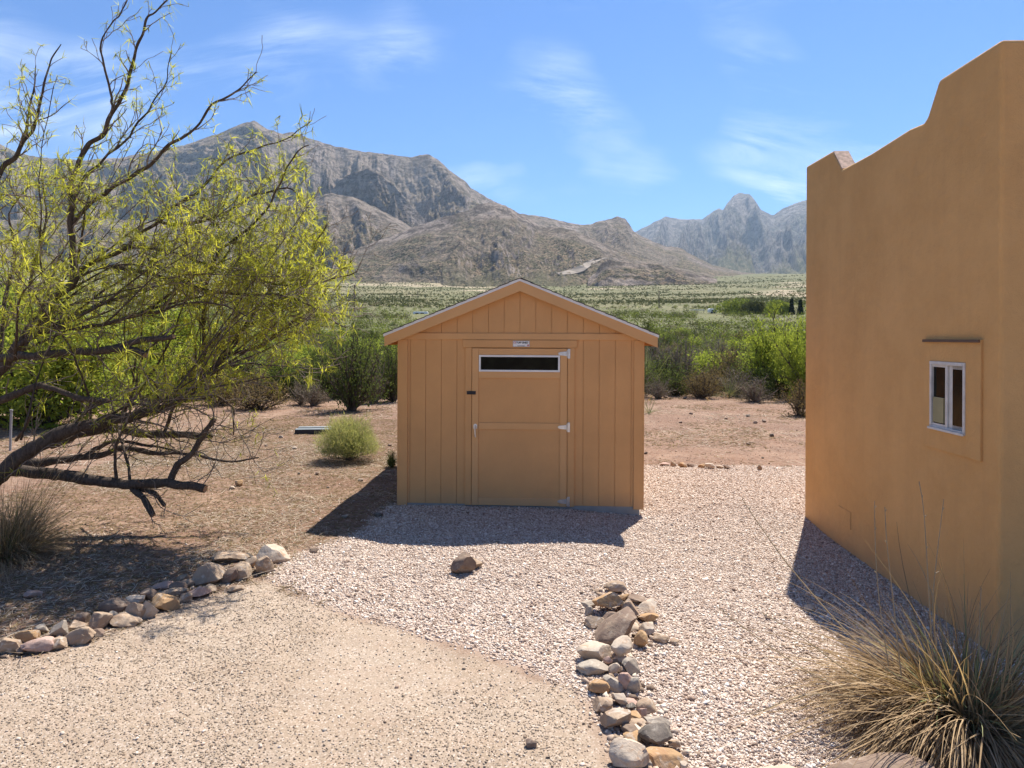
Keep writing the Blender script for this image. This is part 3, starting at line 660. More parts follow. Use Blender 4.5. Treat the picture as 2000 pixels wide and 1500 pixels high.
right = [(590,190,125,80,'tan','rounded'),(715,258,120,75,'brown','angular'),(372,302,90,55,'grey','squared block'),(530,318,205,150,'orange','large rough'),(380,355,62,75,'grey','thin upright'),(405,428,130,110,'tan','flat broken'),(628,265,75,50,'orange','small'),(682,345,115,145,'tan','tall pointed'),(800,332,150,70,'white','long pale slanting'),(820,405,140,75,'orange','jagged'),(660,412,60,50,'white','small'),(602,395,60,60,'orange','small'),(590,498,290,190,'brown','big slab-like'),(545,398,125,75,'brown','tilted'),(690,467,105,60,'white','smooth'),(790,490,115,95,'white','rough'),(715,437,50,42,'tan','tiny'),(895,542,105,80,'tan','blocky'),(770,580,90,115,'orange','upright'),(1000,577,75,45,'tan','outlying small'),(540,572,95,60,'orange','half hidden'),(435,648,210,145,'white','wedge shaped'),(612,662,135,145,'white','round speckled'),(415,758,175,115,'grey','rounded pale'),(512,727,62,62,'pink','small'),(682,757,115,135,'grey','upright banded'),(620,787,85,70,'brown','jagged'),(562,792,70,70,'white','small'),(452,902,115,115,'orange','rounded'),(547,892,115,125,'grey','chunky'),(637,882,80,140,'pink','upright slab-like'),(705,897,72,135,'grey','upright rounded'),(490,1022,155,135,'tan','faceted'),(605,1012,105,95,'white','chipped'),(702,1030,110,60,'pink','low'),(790,1047,125,115,'tan','smooth sloping'),(690,1067,60,40,'dark','tiny bluish'),(702,1112,90,70,'orange','small'),(770,1097,80,80,'pink','small'),(565,1155,195,160,'tan','large flat faced'),(735,1162,115,62,'tan','split'),(862,1152,155,95,'grey','blunt'),(670,1227,125,85,'brown','sharp edged'),(797,1217,115,55,'tan','low'),(582,1277,85,60,'tan','small'),(705,1292,105,72,'orange','rounded'),(812,1282,125,72,'grey','flat'),(882,1300,200,155,'dark','rough pitted'),(682,1405,225,235,'white','biggest pale'),(942,1412,205,180,'orange','large pitted'),(792,1452,95,95,'grey','smooth'),(1000,1342,85,62,'tan','small'),(1062,1482,65,85,'white','cream')]
for i, (a, b2, w_, h_, c_, d_) in enumerate(right):
    rock(1050 + a / 3.751, 1100 + b2 / 3.751, w_ / 3.751, h_ / 3.751, c_, f'{d_} {LCOL[c_]} stone, {ordn(i)} from the far end of the middle stone line', 'stones of the middle line',
         ang=.4 if 'round' in d_ or 'smooth' in d_ else .85, tilt=-28 if 'slab' in d_ or 'slant' in d_ else (25 if 'upright' in d_ else 0), lift=.05 if i in (3, 12, 22, 47) else (.02 if i % 3 == 0 else 0))
rock(905, 1103, 56, 44, 'brown', 'lone brown split stone on the gravel in front of the shed', ang=.9)
rock(925, 1102, 28, 24, 'tan', 'small chip of stone touching the lone split stone on the gravel', ang=.9)
rock(1036, 1452, 22, 20, 'brown', 'small brown stone alone on the sandy driveway near the bottom', ang=.5)
rock(1583, 1187, 20, 16, 'white', 'small pale stone in the shade of the house wall', ang=.4)
rock(613, 1075, 16, 12, 'brown', 'little brown stone right of the squarish boulder at the border end', ang=.5)
rock(64, 1160, 27, 18, 'pink', 'pinkish stone alone in the tree shade above the left border', ang=.5)
rock(466, 944, 15, 13, 'orange', 'small orange stone on the dirt under the mesquite limb tip', ang=.4)
for i, (x_, w_) in enumerate([(1297, 17), (1315, 13), (1333, 17), (1349, 16), (1370, 18), (1388, 20), (1406, 16), (1419, 14), (1483, 10)]):
    rock(x_, 906 + i * .9, w_, 8 + (i % 3) * 2, ['pink', 'tan', 'orange', 'brown', 'orange', 'white', 'tan', 'brown', 'brown'][i], f'small stone edging the far gravel, {ordn(i)} from the left', 'stones edging the far gravel', sub=2)
CL = sorted([1261, 1330, 1418, 1461, 1475, 1493, 1508, 1350, 1462, 1490, 1300, 1318, 1338])
for i, (x_, y_, w_) in enumerate([(1261, 885, 8), (1330, 825, 7), (1418, 817, 8), (1461, 812, 9), (1475, 825, 10), (1493, 822, 9), (1508, 850, 12), (1350, 808, 7), (1462, 867, 8), (1490, 894, 6), (1300, 775, 9), (1318, 768, 8), (1338, 778, 9)]):
    rock(x_, y_, w_, w_ * .6, ['dark', 'brown', 'brown'][i % 3], f'little dark stone on the dirt clearing, {ordn(CL.index(x_))} from the left', 'dark stones strewn on the far clearing', sub=2)
DS = [(618, 925, 9, 'brown'), (584, 925, 6, 'dark'), (705, 937, 10, 'white'), (549, 853, 10, 'grey'), (575, 875, 10, 'white'), (640, 952, 6, 'dark'), (454, 953, 12, 'white'), (674, 1008, 14, 'grey'), (740, 1005, 20, 'dark'), (520, 870, 8, 'brown'), (761, 869, 9, 'brown')]
for i, (x_, y_, w_, c_) in enumerate(DS):
    rock(x_, y_, w_, w_ * .6, c_, f'small {LCOL[c_]} stone on the dirt left of the shed, {ordn(sorted(q_[0] for q_ in DS).index(x_))} from left', 'small stones on the dirt left of the shed', sub=2)
rock(1540, 1530, 120, 66, 'white', 'pale rounded boulder left of the grass clump at the bottom edge', name='boulder', ang=.25)['category'] = 'boulder'
rock(1790, 1580, 290, 120, 'brown', 'broad dark boulder under the dry grass clump', name='boulder', ang=.25)['category'] = 'boulder'

# ---------------------------------------------------------------- gravel pebbles (stuff)
def pebbles(name, n, region, dens, size, mats_attr, zoff=0):
    x = rng.uniform(region[0], region[1], n); r = rng.random(n)
    y = region[2] + (region[3] - region[2]) * r ** 1.35
    g, s = zones(x, y); keep = rng.random(n) < dens(g, s, x, y)
    keep &= ~((np.abs((x - .103) * math.cos(-SR) ) < 1.55) & (y > 8.9) & (y < 12.4))
    x, y = x[keep], y[keep]; k = len(x); z = gh(x, y)
    base = np.array([(-1, -1, -.7), (1, -1, -.7), (1, 1, -.7), (-1, 1, -.7), (-.7, -.7, .75), (.7, -.7, .75), (.7, .7, .75), (-.7, .7, .75)]) * .62
    Vb = base[None] + rng.uniform(-.28, .28, (k, 8, 3))
    sz = size * np.exp(rng.normal(0, .35, k)) ; sc = sz[:, None] * np.stack([rng.uniform(.7, 1.4, k), rng.uniform(.7, 1.3, k), rng.uniform(.5, .9, k)], -1)
    Vb = Vb * sc[:, None, :]
    a = rng.uniform(0, 6.28, k); b_ = rng.normal(0, .45, k); ca, sa_, cb_, sb_ = np.cos(a), np.sin(a), np.cos(b_), np.sin(b_)
    X1 = Vb[..., 0] * cb_[:, None] + Vb[..., 2] * sb_[:, None]; Z1 = -Vb[..., 0] * sb_[:, None] + Vb[..., 2] * cb_[:, None]
    X2 = X1 * ca[:, None] - Vb[..., 1] * sa_[:, None]; Y2 = X1 * sa_[:, None] + Vb[..., 1] * ca[:, None]
    Vv = np.stack([X2 + x[:, None], Y2 + y[:, None], Z1 + z[:, None] + (sz * .25)[:, None] + zoff], -1)
    fq = np.array([(3, 2, 1, 0), (4, 5, 6, 7), (0, 1, 5, 4), (1, 2, 6, 5), (2, 3, 7, 6), (3, 0, 4, 7)])
    Fq = (fq[None] + (np.arange(k) * 8)[:, None, None]).reshape(-1, 4)
    tint = np.repeat(rng.random(k), 8)
    return mesh_np(name, Vv.reshape(-1, 3), Fq, mats_attr, attrs={'tint': tint}, kind='stuff')
m, n, l, b = mat('gravel_stone', .85, .2); t = NT(m)
l.new(t.ramp(t.attr('tint'), [(0, (.22, .15, .11)), (.2, (.38, .275, .21)), (.45, (.52, .40, .315)), (.7, (.61, .495, .40)), (.9, (.70, .60, .51)), (1, (.80, .74, .66))]), b.inputs['Base Color'])
pebbles('gravel', 460000, (-3.4, 5.2, 3.0, 12.2), lambda g, s, x, y: g * .95 + s * .005, .0080, m)
gm, n, l, b = mat('grit', .9, .1); t = NT(gm)
l.new(t.ramp(t.attr('tint'), [(0, (.19, .13, .095)), (.12, (.28, .21, .15)), (.8, (.36, .285, .215)), (1, (.54, .46, .38))]), b.inputs['Base Color'])
pebbles('driveway_grit', 120000, (-4.8, 1.6, 3.0, 7.2), lambda g, s, x, y: s * np.clip(.5 + 1.1 * fbm(x * 1.1, y * 1.1, 3, 77), .2, 1), .0046, gm)

def line_d(pts, x, y):
    q = px_poly(pts); d = np.full(x.shape, 9.)
    for (ax, ay), (bx, by) in zip(q[:-1], q[1:]):
        ex, ey = bx - ax, by - ay; tt_ = np.clip(((x - ax) * ex + (y - ay) * ey) / (ex * ex + ey * ey), 0, 1); d = np.minimum(d, np.hypot(x - ax - tt_ * ex, y - ay - tt_ * ey))
    return d
rm, n, l, b = mat('rubble_stone', .9, .15); t = NT(rm)
l.new(t.ramp(t.attr('tint'), [(0, (.17, .12, .09)), (.35, (.33, .24, .17)), (.7, (.44, .33, .25)), (1, (.55, .46, .37))]), b.inputs['Base Color'])
pebbles('rubble', 16000, (-.4, 1.6, 3.2, 6.8), lambda g, s, x, y: np.exp(-(line_d([(1190, 1160), (1230, 1250), (1190, 1300), (1220, 1370), (1240, 1430), (1280, 1500)], x, y) / .13) ** 2) * .5, .020, rm)
pebbles('rubble', 16000, (-5, -1.8, 4.4, 7.6), lambda g, s, x, y: np.exp(-(line_d([(0, 1275), (120, 1245), (250, 1205), (350, 1165), (450, 1125), (540, 1095)], x, y) / .12) ** 2) * .4, .017, rm)

# ---------------------------------------------------------------- leaf and blade builders
def strips(P0, Dv, L, Wd, droop, seg=3, curl=None):
    """curved tapering strips: start points, directions, lengths, widths, droop"""
    k = len(P0); Dv = Dv / np.linalg.norm(Dv, axis=1, keepdims=True)
    side = np.cross(Dv, np.array([0, 0, 1.]) + rng.normal(0, .35, (k, 3))); side /= np.linalg.norm(side, axis=1, keepdims=True) + 1e-9
    V_ = np.zeros((k, (seg + 1) * 2, 3)); 
    for i in range(seg + 1):
        u = i / seg; p = P0 + Dv * (L * u)[:, None]; p = p.copy(); p[:, 2] -= droop * L * u * u
        if curl is not None: p += curl * (L * u * u)[:, None]
        wv = (Wd * (1 - u * .85) if i else Wd * .6)
        V_[:, 2 * i] = p - side * wv[:, None] / 2; V_[:, 2 * i + 1] = p + side * wv[:, None] / 2
    fb = np.array([(2 * i, 2 * i + 1, 2 * i + 3, 2 * i + 2) for i in range(seg)])
    Fq = (fb[None] + (np.arange(k) * (seg + 1) * 2)[:, None, None]).reshape(-1, 4)
    return V_.reshape(-1, 3), Fq, (seg + 1) * 2
def leaf_quads(C, size, el=1.6):
    k = len(C); a = rng.normal(0, 1, (k, 3)); a /= np.linalg.norm(a, axis=1, keepdims=True); b_ = np.cross(a, rng.normal(0, 1, (k, 3))); b_ /= np.linalg.norm(b_, axis=1, keepdims=True) + 1e-9
    s = size * np.exp(rng.normal(0, .3, k)); a = a * (s * el / 2)[:, None]; b_ = b_ * (s / 2)[:, None]
    V_ = np.stack([C - a, C + b_ * .9, C + a, C - b_ * .9], 1)
    return V_.reshape(-1, 3), np.arange(k * 4).reshape(-1, 4)

# ---------------------------------------------------------------- the mesquite
TY = 7.7
limbs = [  # (pixels, depth offsets start->end, radius start->end (m), cut end?, leafy weight)
 ('trunk', [(-110,1120),(-60,990),(0,925),(60,880),(130,842),(210,822),(300,803),(355,782),(395,742),(440,692),(490,622),(530,560),(565,490)], -.7, .3, .135, .012, 0, .9),
 ('trunk', [(20,918),(110,925),(190,940),(260,946),(330,942),(402,955)], -.1, -.5, .072, .042, 1, 0),
 ('trunk', [(250,945),(280,970),(300,1004)], -.3, -.5, .038, .028, 1, 0),
 ('trunk', [(330,945),(350,905),(383,878),(398,850),(420,820)], -.4, -.4, .038, .026, 1, 0),
 ('trunk', [(270,955),(300,962),(325,985)], -.3, -.35, .03, .02, 1, 0),
 ('trunk', [(50,905),(120,900),(190,890),(250,875),(300,886),(342,885),(400,890),(450,902),(505,893)], 0, .2, .06, .008, 0, .15),
 ('trunk', [(170,890),(200,868),(240,862),(300,872),(345,882)], .1, .3, .03, .012, 0, .1),
 ('trunk', [(100,868),(200,838),(290,846),(345,850),(400,850),(415,856)], .2, .3, .06, .03, 1, .1),
 ('trunk', [(228,945),(226,905),(230,870),(250,820),(262,760),(280,700),(330,640)], -.3, -.6, .02, .008, 0, .6),
 ('trunk', [(254,945),(250,900),(238,865),(228,830),(214,770)], -.3, .2, .02, .008, 0, .5),
 ('trunk', [(320,848),(338,800),(348,760),(392,700),(430,650),(470,610)], .3, -.3, .022, .008, 0, 1),
 # leaning stems from the root crown
 ('trunk', [(-90,1090),(-60,900),(-20,760),(24,690),(60,644),(92,616),(108,580),(148,544),(140,490),(138,443),(137,381),(142,345),(169,288),(202,263),(223,216),(248,169),(256,133),(274,83),(284,40),(299,25),(324,5),(350,-20)], 0, -.5, .075, .006, 0, .4),
 ('trunk', [(138,443),(173,400),(216,371),(274,338),(299,317),(324,288),(360,266),(385,245),(410,212),(450,184),(482,166),(502,142)], -.2, -.8, .028, .006, 0, .35),
 ('trunk', [(139,400),(165,350),(187,324),(230,288),(281,230),(299,202),(322,160),(333,104)], -.2, .3, .020, .005, 0, .45),
 ('trunk', [(100,600),(162,522),(216,500),(252,475),(306,432),(342,400),(389,374),(432,324),(464,302),(518,284),(562,270),(608,234)], .1, .5, .036, .006, 0, .5),
 ('trunk', [(395,742),(400,640),(405,560),(425,497),(464,464),(504,425),(533,389),(554,346),(576,299),(600,285)], .3, -.4, .026, .006, 0, .9),
 ('trunk', [(-80,640),(-30,420),(0,338),(36,299),(68,245),(79,187),(94,133),(119,86)], .2, .2, .05, .006, 0, .5),
 ('trunk', [(36,299),(50,250),(66,180),(70,130)], .2, .5, .02, .006, 0, .5),
 ('trunk', [(223,216),(214,185),(212,155),(198,108),(200,90),(216,47),(230,32),(246,-5)], -.4, -.6, .014, .006, 0, .2),
 ('trunk', [(30,680),(80,648),(160,640),(224,628),(320,604),(380,592),(450,600),(520,640)], -.2, -.7, .03, .006, 0, .8),
 ('trunk', [(200,520),(280,530),(360,556),(440,572),(560,580),(620,608),(676,640)], .1, -.7, .03, .006, 0, .8),
 ('trunk', [(240,480),(330,490),(420,520),(500,545),(580,560),(650,545),(700,530)], .3, -.1, .025, .006, 0, 1),
 ('trunk', [(0,700),(88,692),(160,688),(224,682),(285,692)], -.4, -.7, .045, .034, 1, .15),
 ('trunk', [(200,684),(240,676),(280,664),(338,658)], -.5, -.8, .04, .030, 1, .15),
 ('trunk', [(80,752),(140,772),(180,780),(215,785)], -.3, -.5, .035, .025, 1, .1),
 ('trunk', [(-60,800),(0,780),(80,752)], -.1, -.3, .05, .035, 0, .1),
 ('trunk', [(355,782),(400,778),(432,776),(455,800),(456,850)], .5, .7, .03, .008, 0, .6),
 ('trunk', [(0,700),(10,600),(30,500),(20,420),(60,360)], .5, .9, .03, .007, 0, .9),
 ('trunk', [(92,616),(60,560),(75,480),(90,420),(84,350)], .4, .6, .025, .007, 0, .9),
 ('trunk', [(440,692),(500,680),(560,640),(610,600),(640,560)], .4, .2, .025, .006, 0, 1),
 ('trunk', [(480,640),(540,600),(600,530),(620,470),(640,440)], .5, .1, .022, .006, 0, 1),
 ('trunk', [(306,432),(360,440),(430,420),(500,380),(560,370),(590,395)], .3, .3, .022, .006, 0, 1),
]
tree = empty('mesquite_tree', (P(-60, 990, TY).x, TY, 0), label='sprawling feathery green mesquite tree leaning over the left of the yard', cat='tree')
tinv = Matrix.Translation(-tree.location)
tk = MB(); tw = MB(); cuts = MB(); leafP = []; leafD = []
R = random.Random(11)
def catmull(pts, sub):
    out = []
    n = len(pts)
    for i in range(n - 1):
        p0, p1, p2, p3 = pts[max(i - 1, 0)], pts[i], pts[i + 1], pts[min(i + 2, n - 1)]
        for k in range(sub):
            t = k / sub; out.append(.5 * ((2 * p1) + (p2 - p0) * t + (2 * p0 - 5 * p1 + 4 * p2 - p3) * t * t + (3 * p1 - p0 - 3 * p2 + p3) * t ** 3))
    out.append(pts[-1]); return out
def rvec(): return Vector((R.gauss(0, 1), R.gauss(0, 1), R.gauss(0, 1))).normalized()
def leaves_at(p, d, n):
    for _ in range(n):
        a = (d * R.uniform(-.1, .9) + rvec() * .95 + Vector((0, 0, -.05))).normalized(); leafP.append(p); leafD.append(a)
def xlim(p):
    py = HY - (p.z - CZ) / p.y * F
    return float(np.interp(py, [0, 150, 240, 300, 400, 470, 530, 600, 660, 730, 800], [400, 520, 610, 600, 612, 640, 705, 695, 680, 640, 560])) + 28 * mnoise.noise(p * 3.3)
def inside(p): return 1000 + p.x / p.y * F < xlim(p) and (HY - (p.z - CZ) / p.y * F < 775 or R.random() < .25)
def bough(p, d, L, r, leafy):
    if p.z < 2.6: leafy = min(leafy, .55)
    n = max(5, int(L / .11)); pts = [p]; q = p.copy(); dd = d.normalized()
    for i in range(n):
        dd = (dd + rvec() * .22 + Vector((.035, 0, .02))).normalized(); q2 = q + dd * (L / n)
        if 1000 + q2.x / q2.y * F > xlim(q2) - 15: n = i; break
        q = q2; pts.append(q.copy())
        for _ in range(2 if leafy > .5 else 1):
            if R.random() < .8: twig(q, (dd * .6 + rvec() + Vector((.05, 0, .15))).normalized(), R.uniform(.12, .45), max(r * .45, .003), leafy, 1)
    if n < 1: return
    tw.tube(pts, [max(r * (1 - .7 * i / n), .0035) for i in range(n + 1)], 5, cap=False); leaves_at(q, dd, 4)
def twig(p, d, L, r, leafy, lvl):
    n = max(3, int(L / .055)); pts = [p]; q = p.copy(); dd = d.normalized()
    for i in range(n):
        zz = rvec() * .42; dd = (dd + zz * (.8 if i % 2 else .5) + Vector((.02, 0, .045))).normalized()
        q = q + dd * (L / n); pts.append(q.copy())
        if lvl < 2 and R.random() < (.30 if lvl == 0 else .22):
            nd = (dd + rvec() * .85).normalized(); twig(q, nd, L * R.uniform(.25, .6), r * .6, leafy, lvl + 1)
        if inside(q) and R.random() < leafy * (.50 if q.z < 2.9 else .60) and (i > 0): leaves_at(q, dd, R.randint(2, 4))
    tw.tube([v for v in pts], [max(r * (1 - .6 * i / n), .0028) for i in range(n + 1)], 4 if lvl else 5, cap=False)
    if leafy > .1 and inside(q): leaves_at(q, dd, int(1 + 3 * leafy * R.random() * 1.4))
for (nm, px, d0, d1, r0, r1x, cut, leafy) in limbs:
    n = len(px); pts = [P(a, b2, TY + d0 + (d1 - d0) * i / (n - 1)) for i, (a, b2) in enumerate(px)]
    pts = catmull(pts, 8 if r0 > .03 else 5); N = len(pts)
    pts = [p + Vector((mnoise.noise(p * 5), mnoise.noise(p * 5 + Vector((9, 0, 0))), mnoise.noise(p * 5 + Vector((0, 9, 0))))) * .03 * (i > 3) for i, p in enumerate(pts)]
    rad = [(r0 + (r1x - r0) * (i / (N - 1)) ** (.55 if r0 > .03 and not cut else .8)) * (1 + .22 * mnoise.noise(p * 7) + .12 * mnoise.noise(p * 21)) for i, p in enumerate(pts)]
    tk.tube(pts, rad, 9 if r0 > .03 else 6, cap=True)
    if cut:
        t_ = (pts[-1] - pts[-2]).normalized(); cuts.tube([pts[-1] - t_ * .002, pts[-1] + t_ * .003], [rad[-1] * .82, rad[-1] * .8], 9)
    t0_ = (pts[-1] - pts[0]).normalized()
    if leafy <= 0: 
        for i in range(3, N - 1, 2):
            if R.random() < .7: twig(pts[i], rvec() + t0_ * .8 + Vector((.2, 0, R.uniform(-.3, .6))), R.uniform(.2, .75), .006, .06, 0)
        continue
    acc = 0
    for i in range(6 if r0 > .03 else 2, N):
        seg = (pts[i] - pts[i - 1]).length; acc += seg; t_ = (pts[i] - pts[i - 1]).normalized(); step = .085 if leafy > .6 else .11
        frac = i / N
        low = pts[i].z < 3.9 and pts[i].z > 1.0
        if low and leafy > .3 and R.random() < (.10 if leafy > .6 else .06) and not (r0 > .1 and frac < .35):
            bough(pts[i], (t_ * .6 + rvec() * .8 + Vector((.30, .0, .02))).normalized(), R.uniform(.6, 1.5), min(rad[i] * .6, .011), max(leafy, .7))
        while acc > step:
            acc -= step
            if r0 > .1 and frac < .3 and R.random() < .6: continue
            if R.random() < .25: continue
            sd_ = (t_ * .75 + rvec() * .75 + Vector((.12, -.05, .22))).normalized()
            L = R.uniform(.18, .75) * (1.15 - .5 * frac) * (1.1 if leafy > .6 else .75)
            twig(pts[i], sd_, L, min(rad[i] * .5, .009), leafy, 0)
def stem(p, ang_, L, r0, leafy, dy):
    """long slender upward-spreading stem, gently arching"""
    d = Vector((math.cos(ang_), dy, math.sin(ang_))).normalized(); q = p.copy(); pts = [q.copy()]; n = int(L / .16); side = R.uniform(-.5, .5)
    for i in range(n):
        d = (d + rvec() * .13 + Vector((.018, side * .03, .012 * (1 - 2 * i / n)))).normalized(); q2 = q + d * .16
        if 1000 + q2.x / q2.y * F > xlim(q2) - 5: break
        q = q2; pts.append(q.copy())
        f = i / n
        if i > 2:
            for _ in range(2 if f > .25 else 1):
                if R.random() < .66: twig(q, (d * .8 + rvec() * .85 + Vector((.05, 0, .1))).normalized(), R.uniform(.15, .6) * (1.1 - .4 * f), max(r0 * (1 - f) * .4, .0035), leafy, R.choice((0, 1)))
    if len(pts) > 3:
        m_ = len(pts) - 1; tk.tube(pts, [max(r0 * (1 - i / m_) ** .8, .004) for i in range(m_ + 1)], 6)
roots = [(20, 700), (60, 645), (95, 612), (130, 842), (180, 828), (230, 818), (280, 806), (330, 792), (375, 765), (410, 725), (150, 545), (138, 470), (90, 650), (200, 632), (30, 860), (300, 606)]
for i in range(50):
    a, b2 = R.choice(roots); y_ = TY + R.uniform(-.9, 1.1)
    stem(P(a + R.uniform(-15, 15), b2, y_), math.radians(R.choice((R.uniform(12, 40), R.uniform(30, 62), R.uniform(55, 95)))), R.uniform(1.3, 3.2), R.uniform(.009, .021), R.uniform(.25, .65), R.choice((R.uniform(-1.1, -.4), R.uniform(-.4, .35))))
print("twig verts", tw.n, 'leaf', len(leafP))
ti = np.array(tree.location)
def shift(mb): mb.v = [tuple(np.array(v) - ti) for v in mb.v]
for mb in (tk, tw, cuts): 
    a = np.array(mb.v) - ti; mb.v = a
mesh_np('trunk', tk.v, tk.f, M['bark'], tree, smooth=True)
br = mesh_np('twigs', tw.v, tw.f, M['twig'], tree, smooth=True)
mesh_np('cut_ends', cuts.v, cuts.f, M['cutwood'], tree)
lp = np.array([tuple(p) for p in leafP]) - ti; ld = np.array([tuple(p) for p in leafD])
def feather(lp, ld, Lm=.085, wd=.0095):
    k = len(lp); L = Lm * np.exp(rng.normal(0, .3, k))
    V1, F1, nv = strips(lp, ld, L, np.full(k, wd), rng.uniform(-.1, .35, k), 3)
    j = rng.normal(0, .35, ld.shape); V2_, F2, _ = strips(lp, ld + j, L * rng.uniform(.8, 1.1, k), np.full(k, wd), rng.uniform(-.1, .4, k), 3)
    tn = np.clip(rng.beta(2, 2, k) + .35 * fbm(lp[:, 0] * 2, lp[:, 2] * 2 + lp[:, 1], 2, 91), 0, 1)
    return np.vstack([V1, V2_]), np.vstack([F1, F2 + len(V1)]), np.concatenate([np.repeat(tn, nv), np.repeat(tn, nv)])
v_, f_, t__ = feather(lp, ld)
mesh_np('crown', v_, f_, M['mesq'], tree, attrs={'tint': t__})

# ---------------------------------------------------------------- shrubs
def shrub_meshes(kind, seed):
    """unit shrub: about 1 m tall, 1 m wide; returns (stems mesh, foliage mesh)"""
    r = random.Random(seed); global rng
    rng_ = np.random.default_rng(seed)
    st = MB(); C = []
    prm = {'creosote': (28, .95, 80, .019, .09, .9), 'lime': (18, .85, 130, .023, .10, 1.0), 'olive': (18, .85, 130, .023, .11, 1.0), 'grey': (34, .85, 40, .015, .10, 1.0), 'brown': (30, .8, 60, .017, .10, 1.0), 'limebig': (26, .9, 460, .0125, .075, 1.0)}[kind]
    ns, hh_, nl, ls, sp, wide = prm
    for i in range(ns):
        a = r.uniform(0, 6.28); el = r.uniform(.15, 1.45) if kind != 'creosote' else r.uniform(.4, 1.5)
        d = Vector((math.cos(a) * math.cos(el) * wide, math.sin(a) * math.cos(el) * wide, math.sin(el))); L = hh_ * r.uniform(.55, 1.0) * (.62 + .38 * math.sin(el))
        p = Vector((r.uniform(-.06, .06), r.uniform(-.06, .06), 0)); pts = [p.copy()]; dd = d.copy()
        for k in range(6):
            dd = (dd + Vector((r.gauss(0, .16), r.gauss(0, .16), r.gauss(.05, .12)))).normalized(); p = p + dd * L / 6; pts.append(p.copy())
            if k >= 1:
                for _ in range(3):
                    e = (dd + Vector((r.gauss(0, .7), r.gauss(0, .7), r.gauss(.2, .5)))).normalized(); q = p + e * r.uniform(.05, .2); st.tube([p, (p + q) / 2 + Vector((r.gauss(0, .01), r.gauss(0, .01), .01)), q], [.006, .004, .002], 3, False)
                    for _ in range(max(1, nl // 14)): C.append(q + Vector((r.gauss(0, 1), r.gauss(0, 1), r.gauss(0, .8))) * sp * .55)
        st.tube(pts, [.016 * (1 - .8 * k / 6) + .002 for k in range(7)], 4, False)
        for _ in range(nl):
            k = r.choice([3, 4, 5, 6]); C.append(pts[k] + Vector((r.gauss(0, 1), r.gauss(0, 1), r.gauss(0, .8))) * sp)
    C = np.array([tuple(c) for c in C]); C[:, 2] = np.maximum(C[:, 2], .02)
    v, f = leaf_quads(C, ls, 2.0 if kind != 'creosote' else 1.6)
    cl = fbm(C[:, 0] * 4 + seed, C[:, 2] * 4 + C[:, 1] * 3, 2, 55)
    tn = np.repeat(np.clip(rng.random(len(C)) * .8 + .1 + .5 * cl, 0, 1), 4)
    return st, (v, f, tn)
LM = {'limebig': 'lime', 'creosote': 'olive', 'lime': 'lime', 'olive': 'olive', 'grey': 'greyleaf', 'brown': 'brownleaf'}
KN = {'limebig': 'mesquite_bush', 'creosote': 'creosote_bush', 'lime': 'mesquite_bush', 'olive': 'desert_shrub', 'grey': 'bare_shrub', 'brown': 'dry_shrub'}
protos = {}
def shrub(kind, seed, x, y, w, h, label, group=None, rz=None, z=None, cat='shrub'):
    key = (kind, seed)
    root = empty(KN[kind], label=label, cat=cat, group=group)
    if key not in protos:
        st, (v, f, tn) = shrub_meshes(kind, seed + {'creosote': 0, 'lime': 100, 'olive': 200, 'grey': 300, 'brown': 400, 'limebig': 500}[kind])
        a = st.build('stem', M['bark'] if kind != 'grey' else M['twig'], root, smooth=True); b_ = mesh_np('foliage', v, f, M[LM[kind]], root, attrs={'tint': tn}); protos[key] = (a, b_)
    else:
        for c in protos[key]: d = c.copy(); COL.objects.link(d); d.parent = root
    root.location = (x, y, float(gh(x, y)) - .02 if z is None else z); root.rotation_euler = (0, 0, random.uniform(0, 6.28) if rz is None else rz); root.scale = (w, w, h)
    return root
def shrub_px(kind, seed, px, py, wpx, hpx, label, group=None, y=None, **k):
    g = ground_at(px, py) if y is None else Vector(((px - 1000) / F * y, y, 0))
    return shrub(kind, seed, g.x, g.y, wpx * g.y / F / 1.25, hpx * g.y / F, label, group, **k)

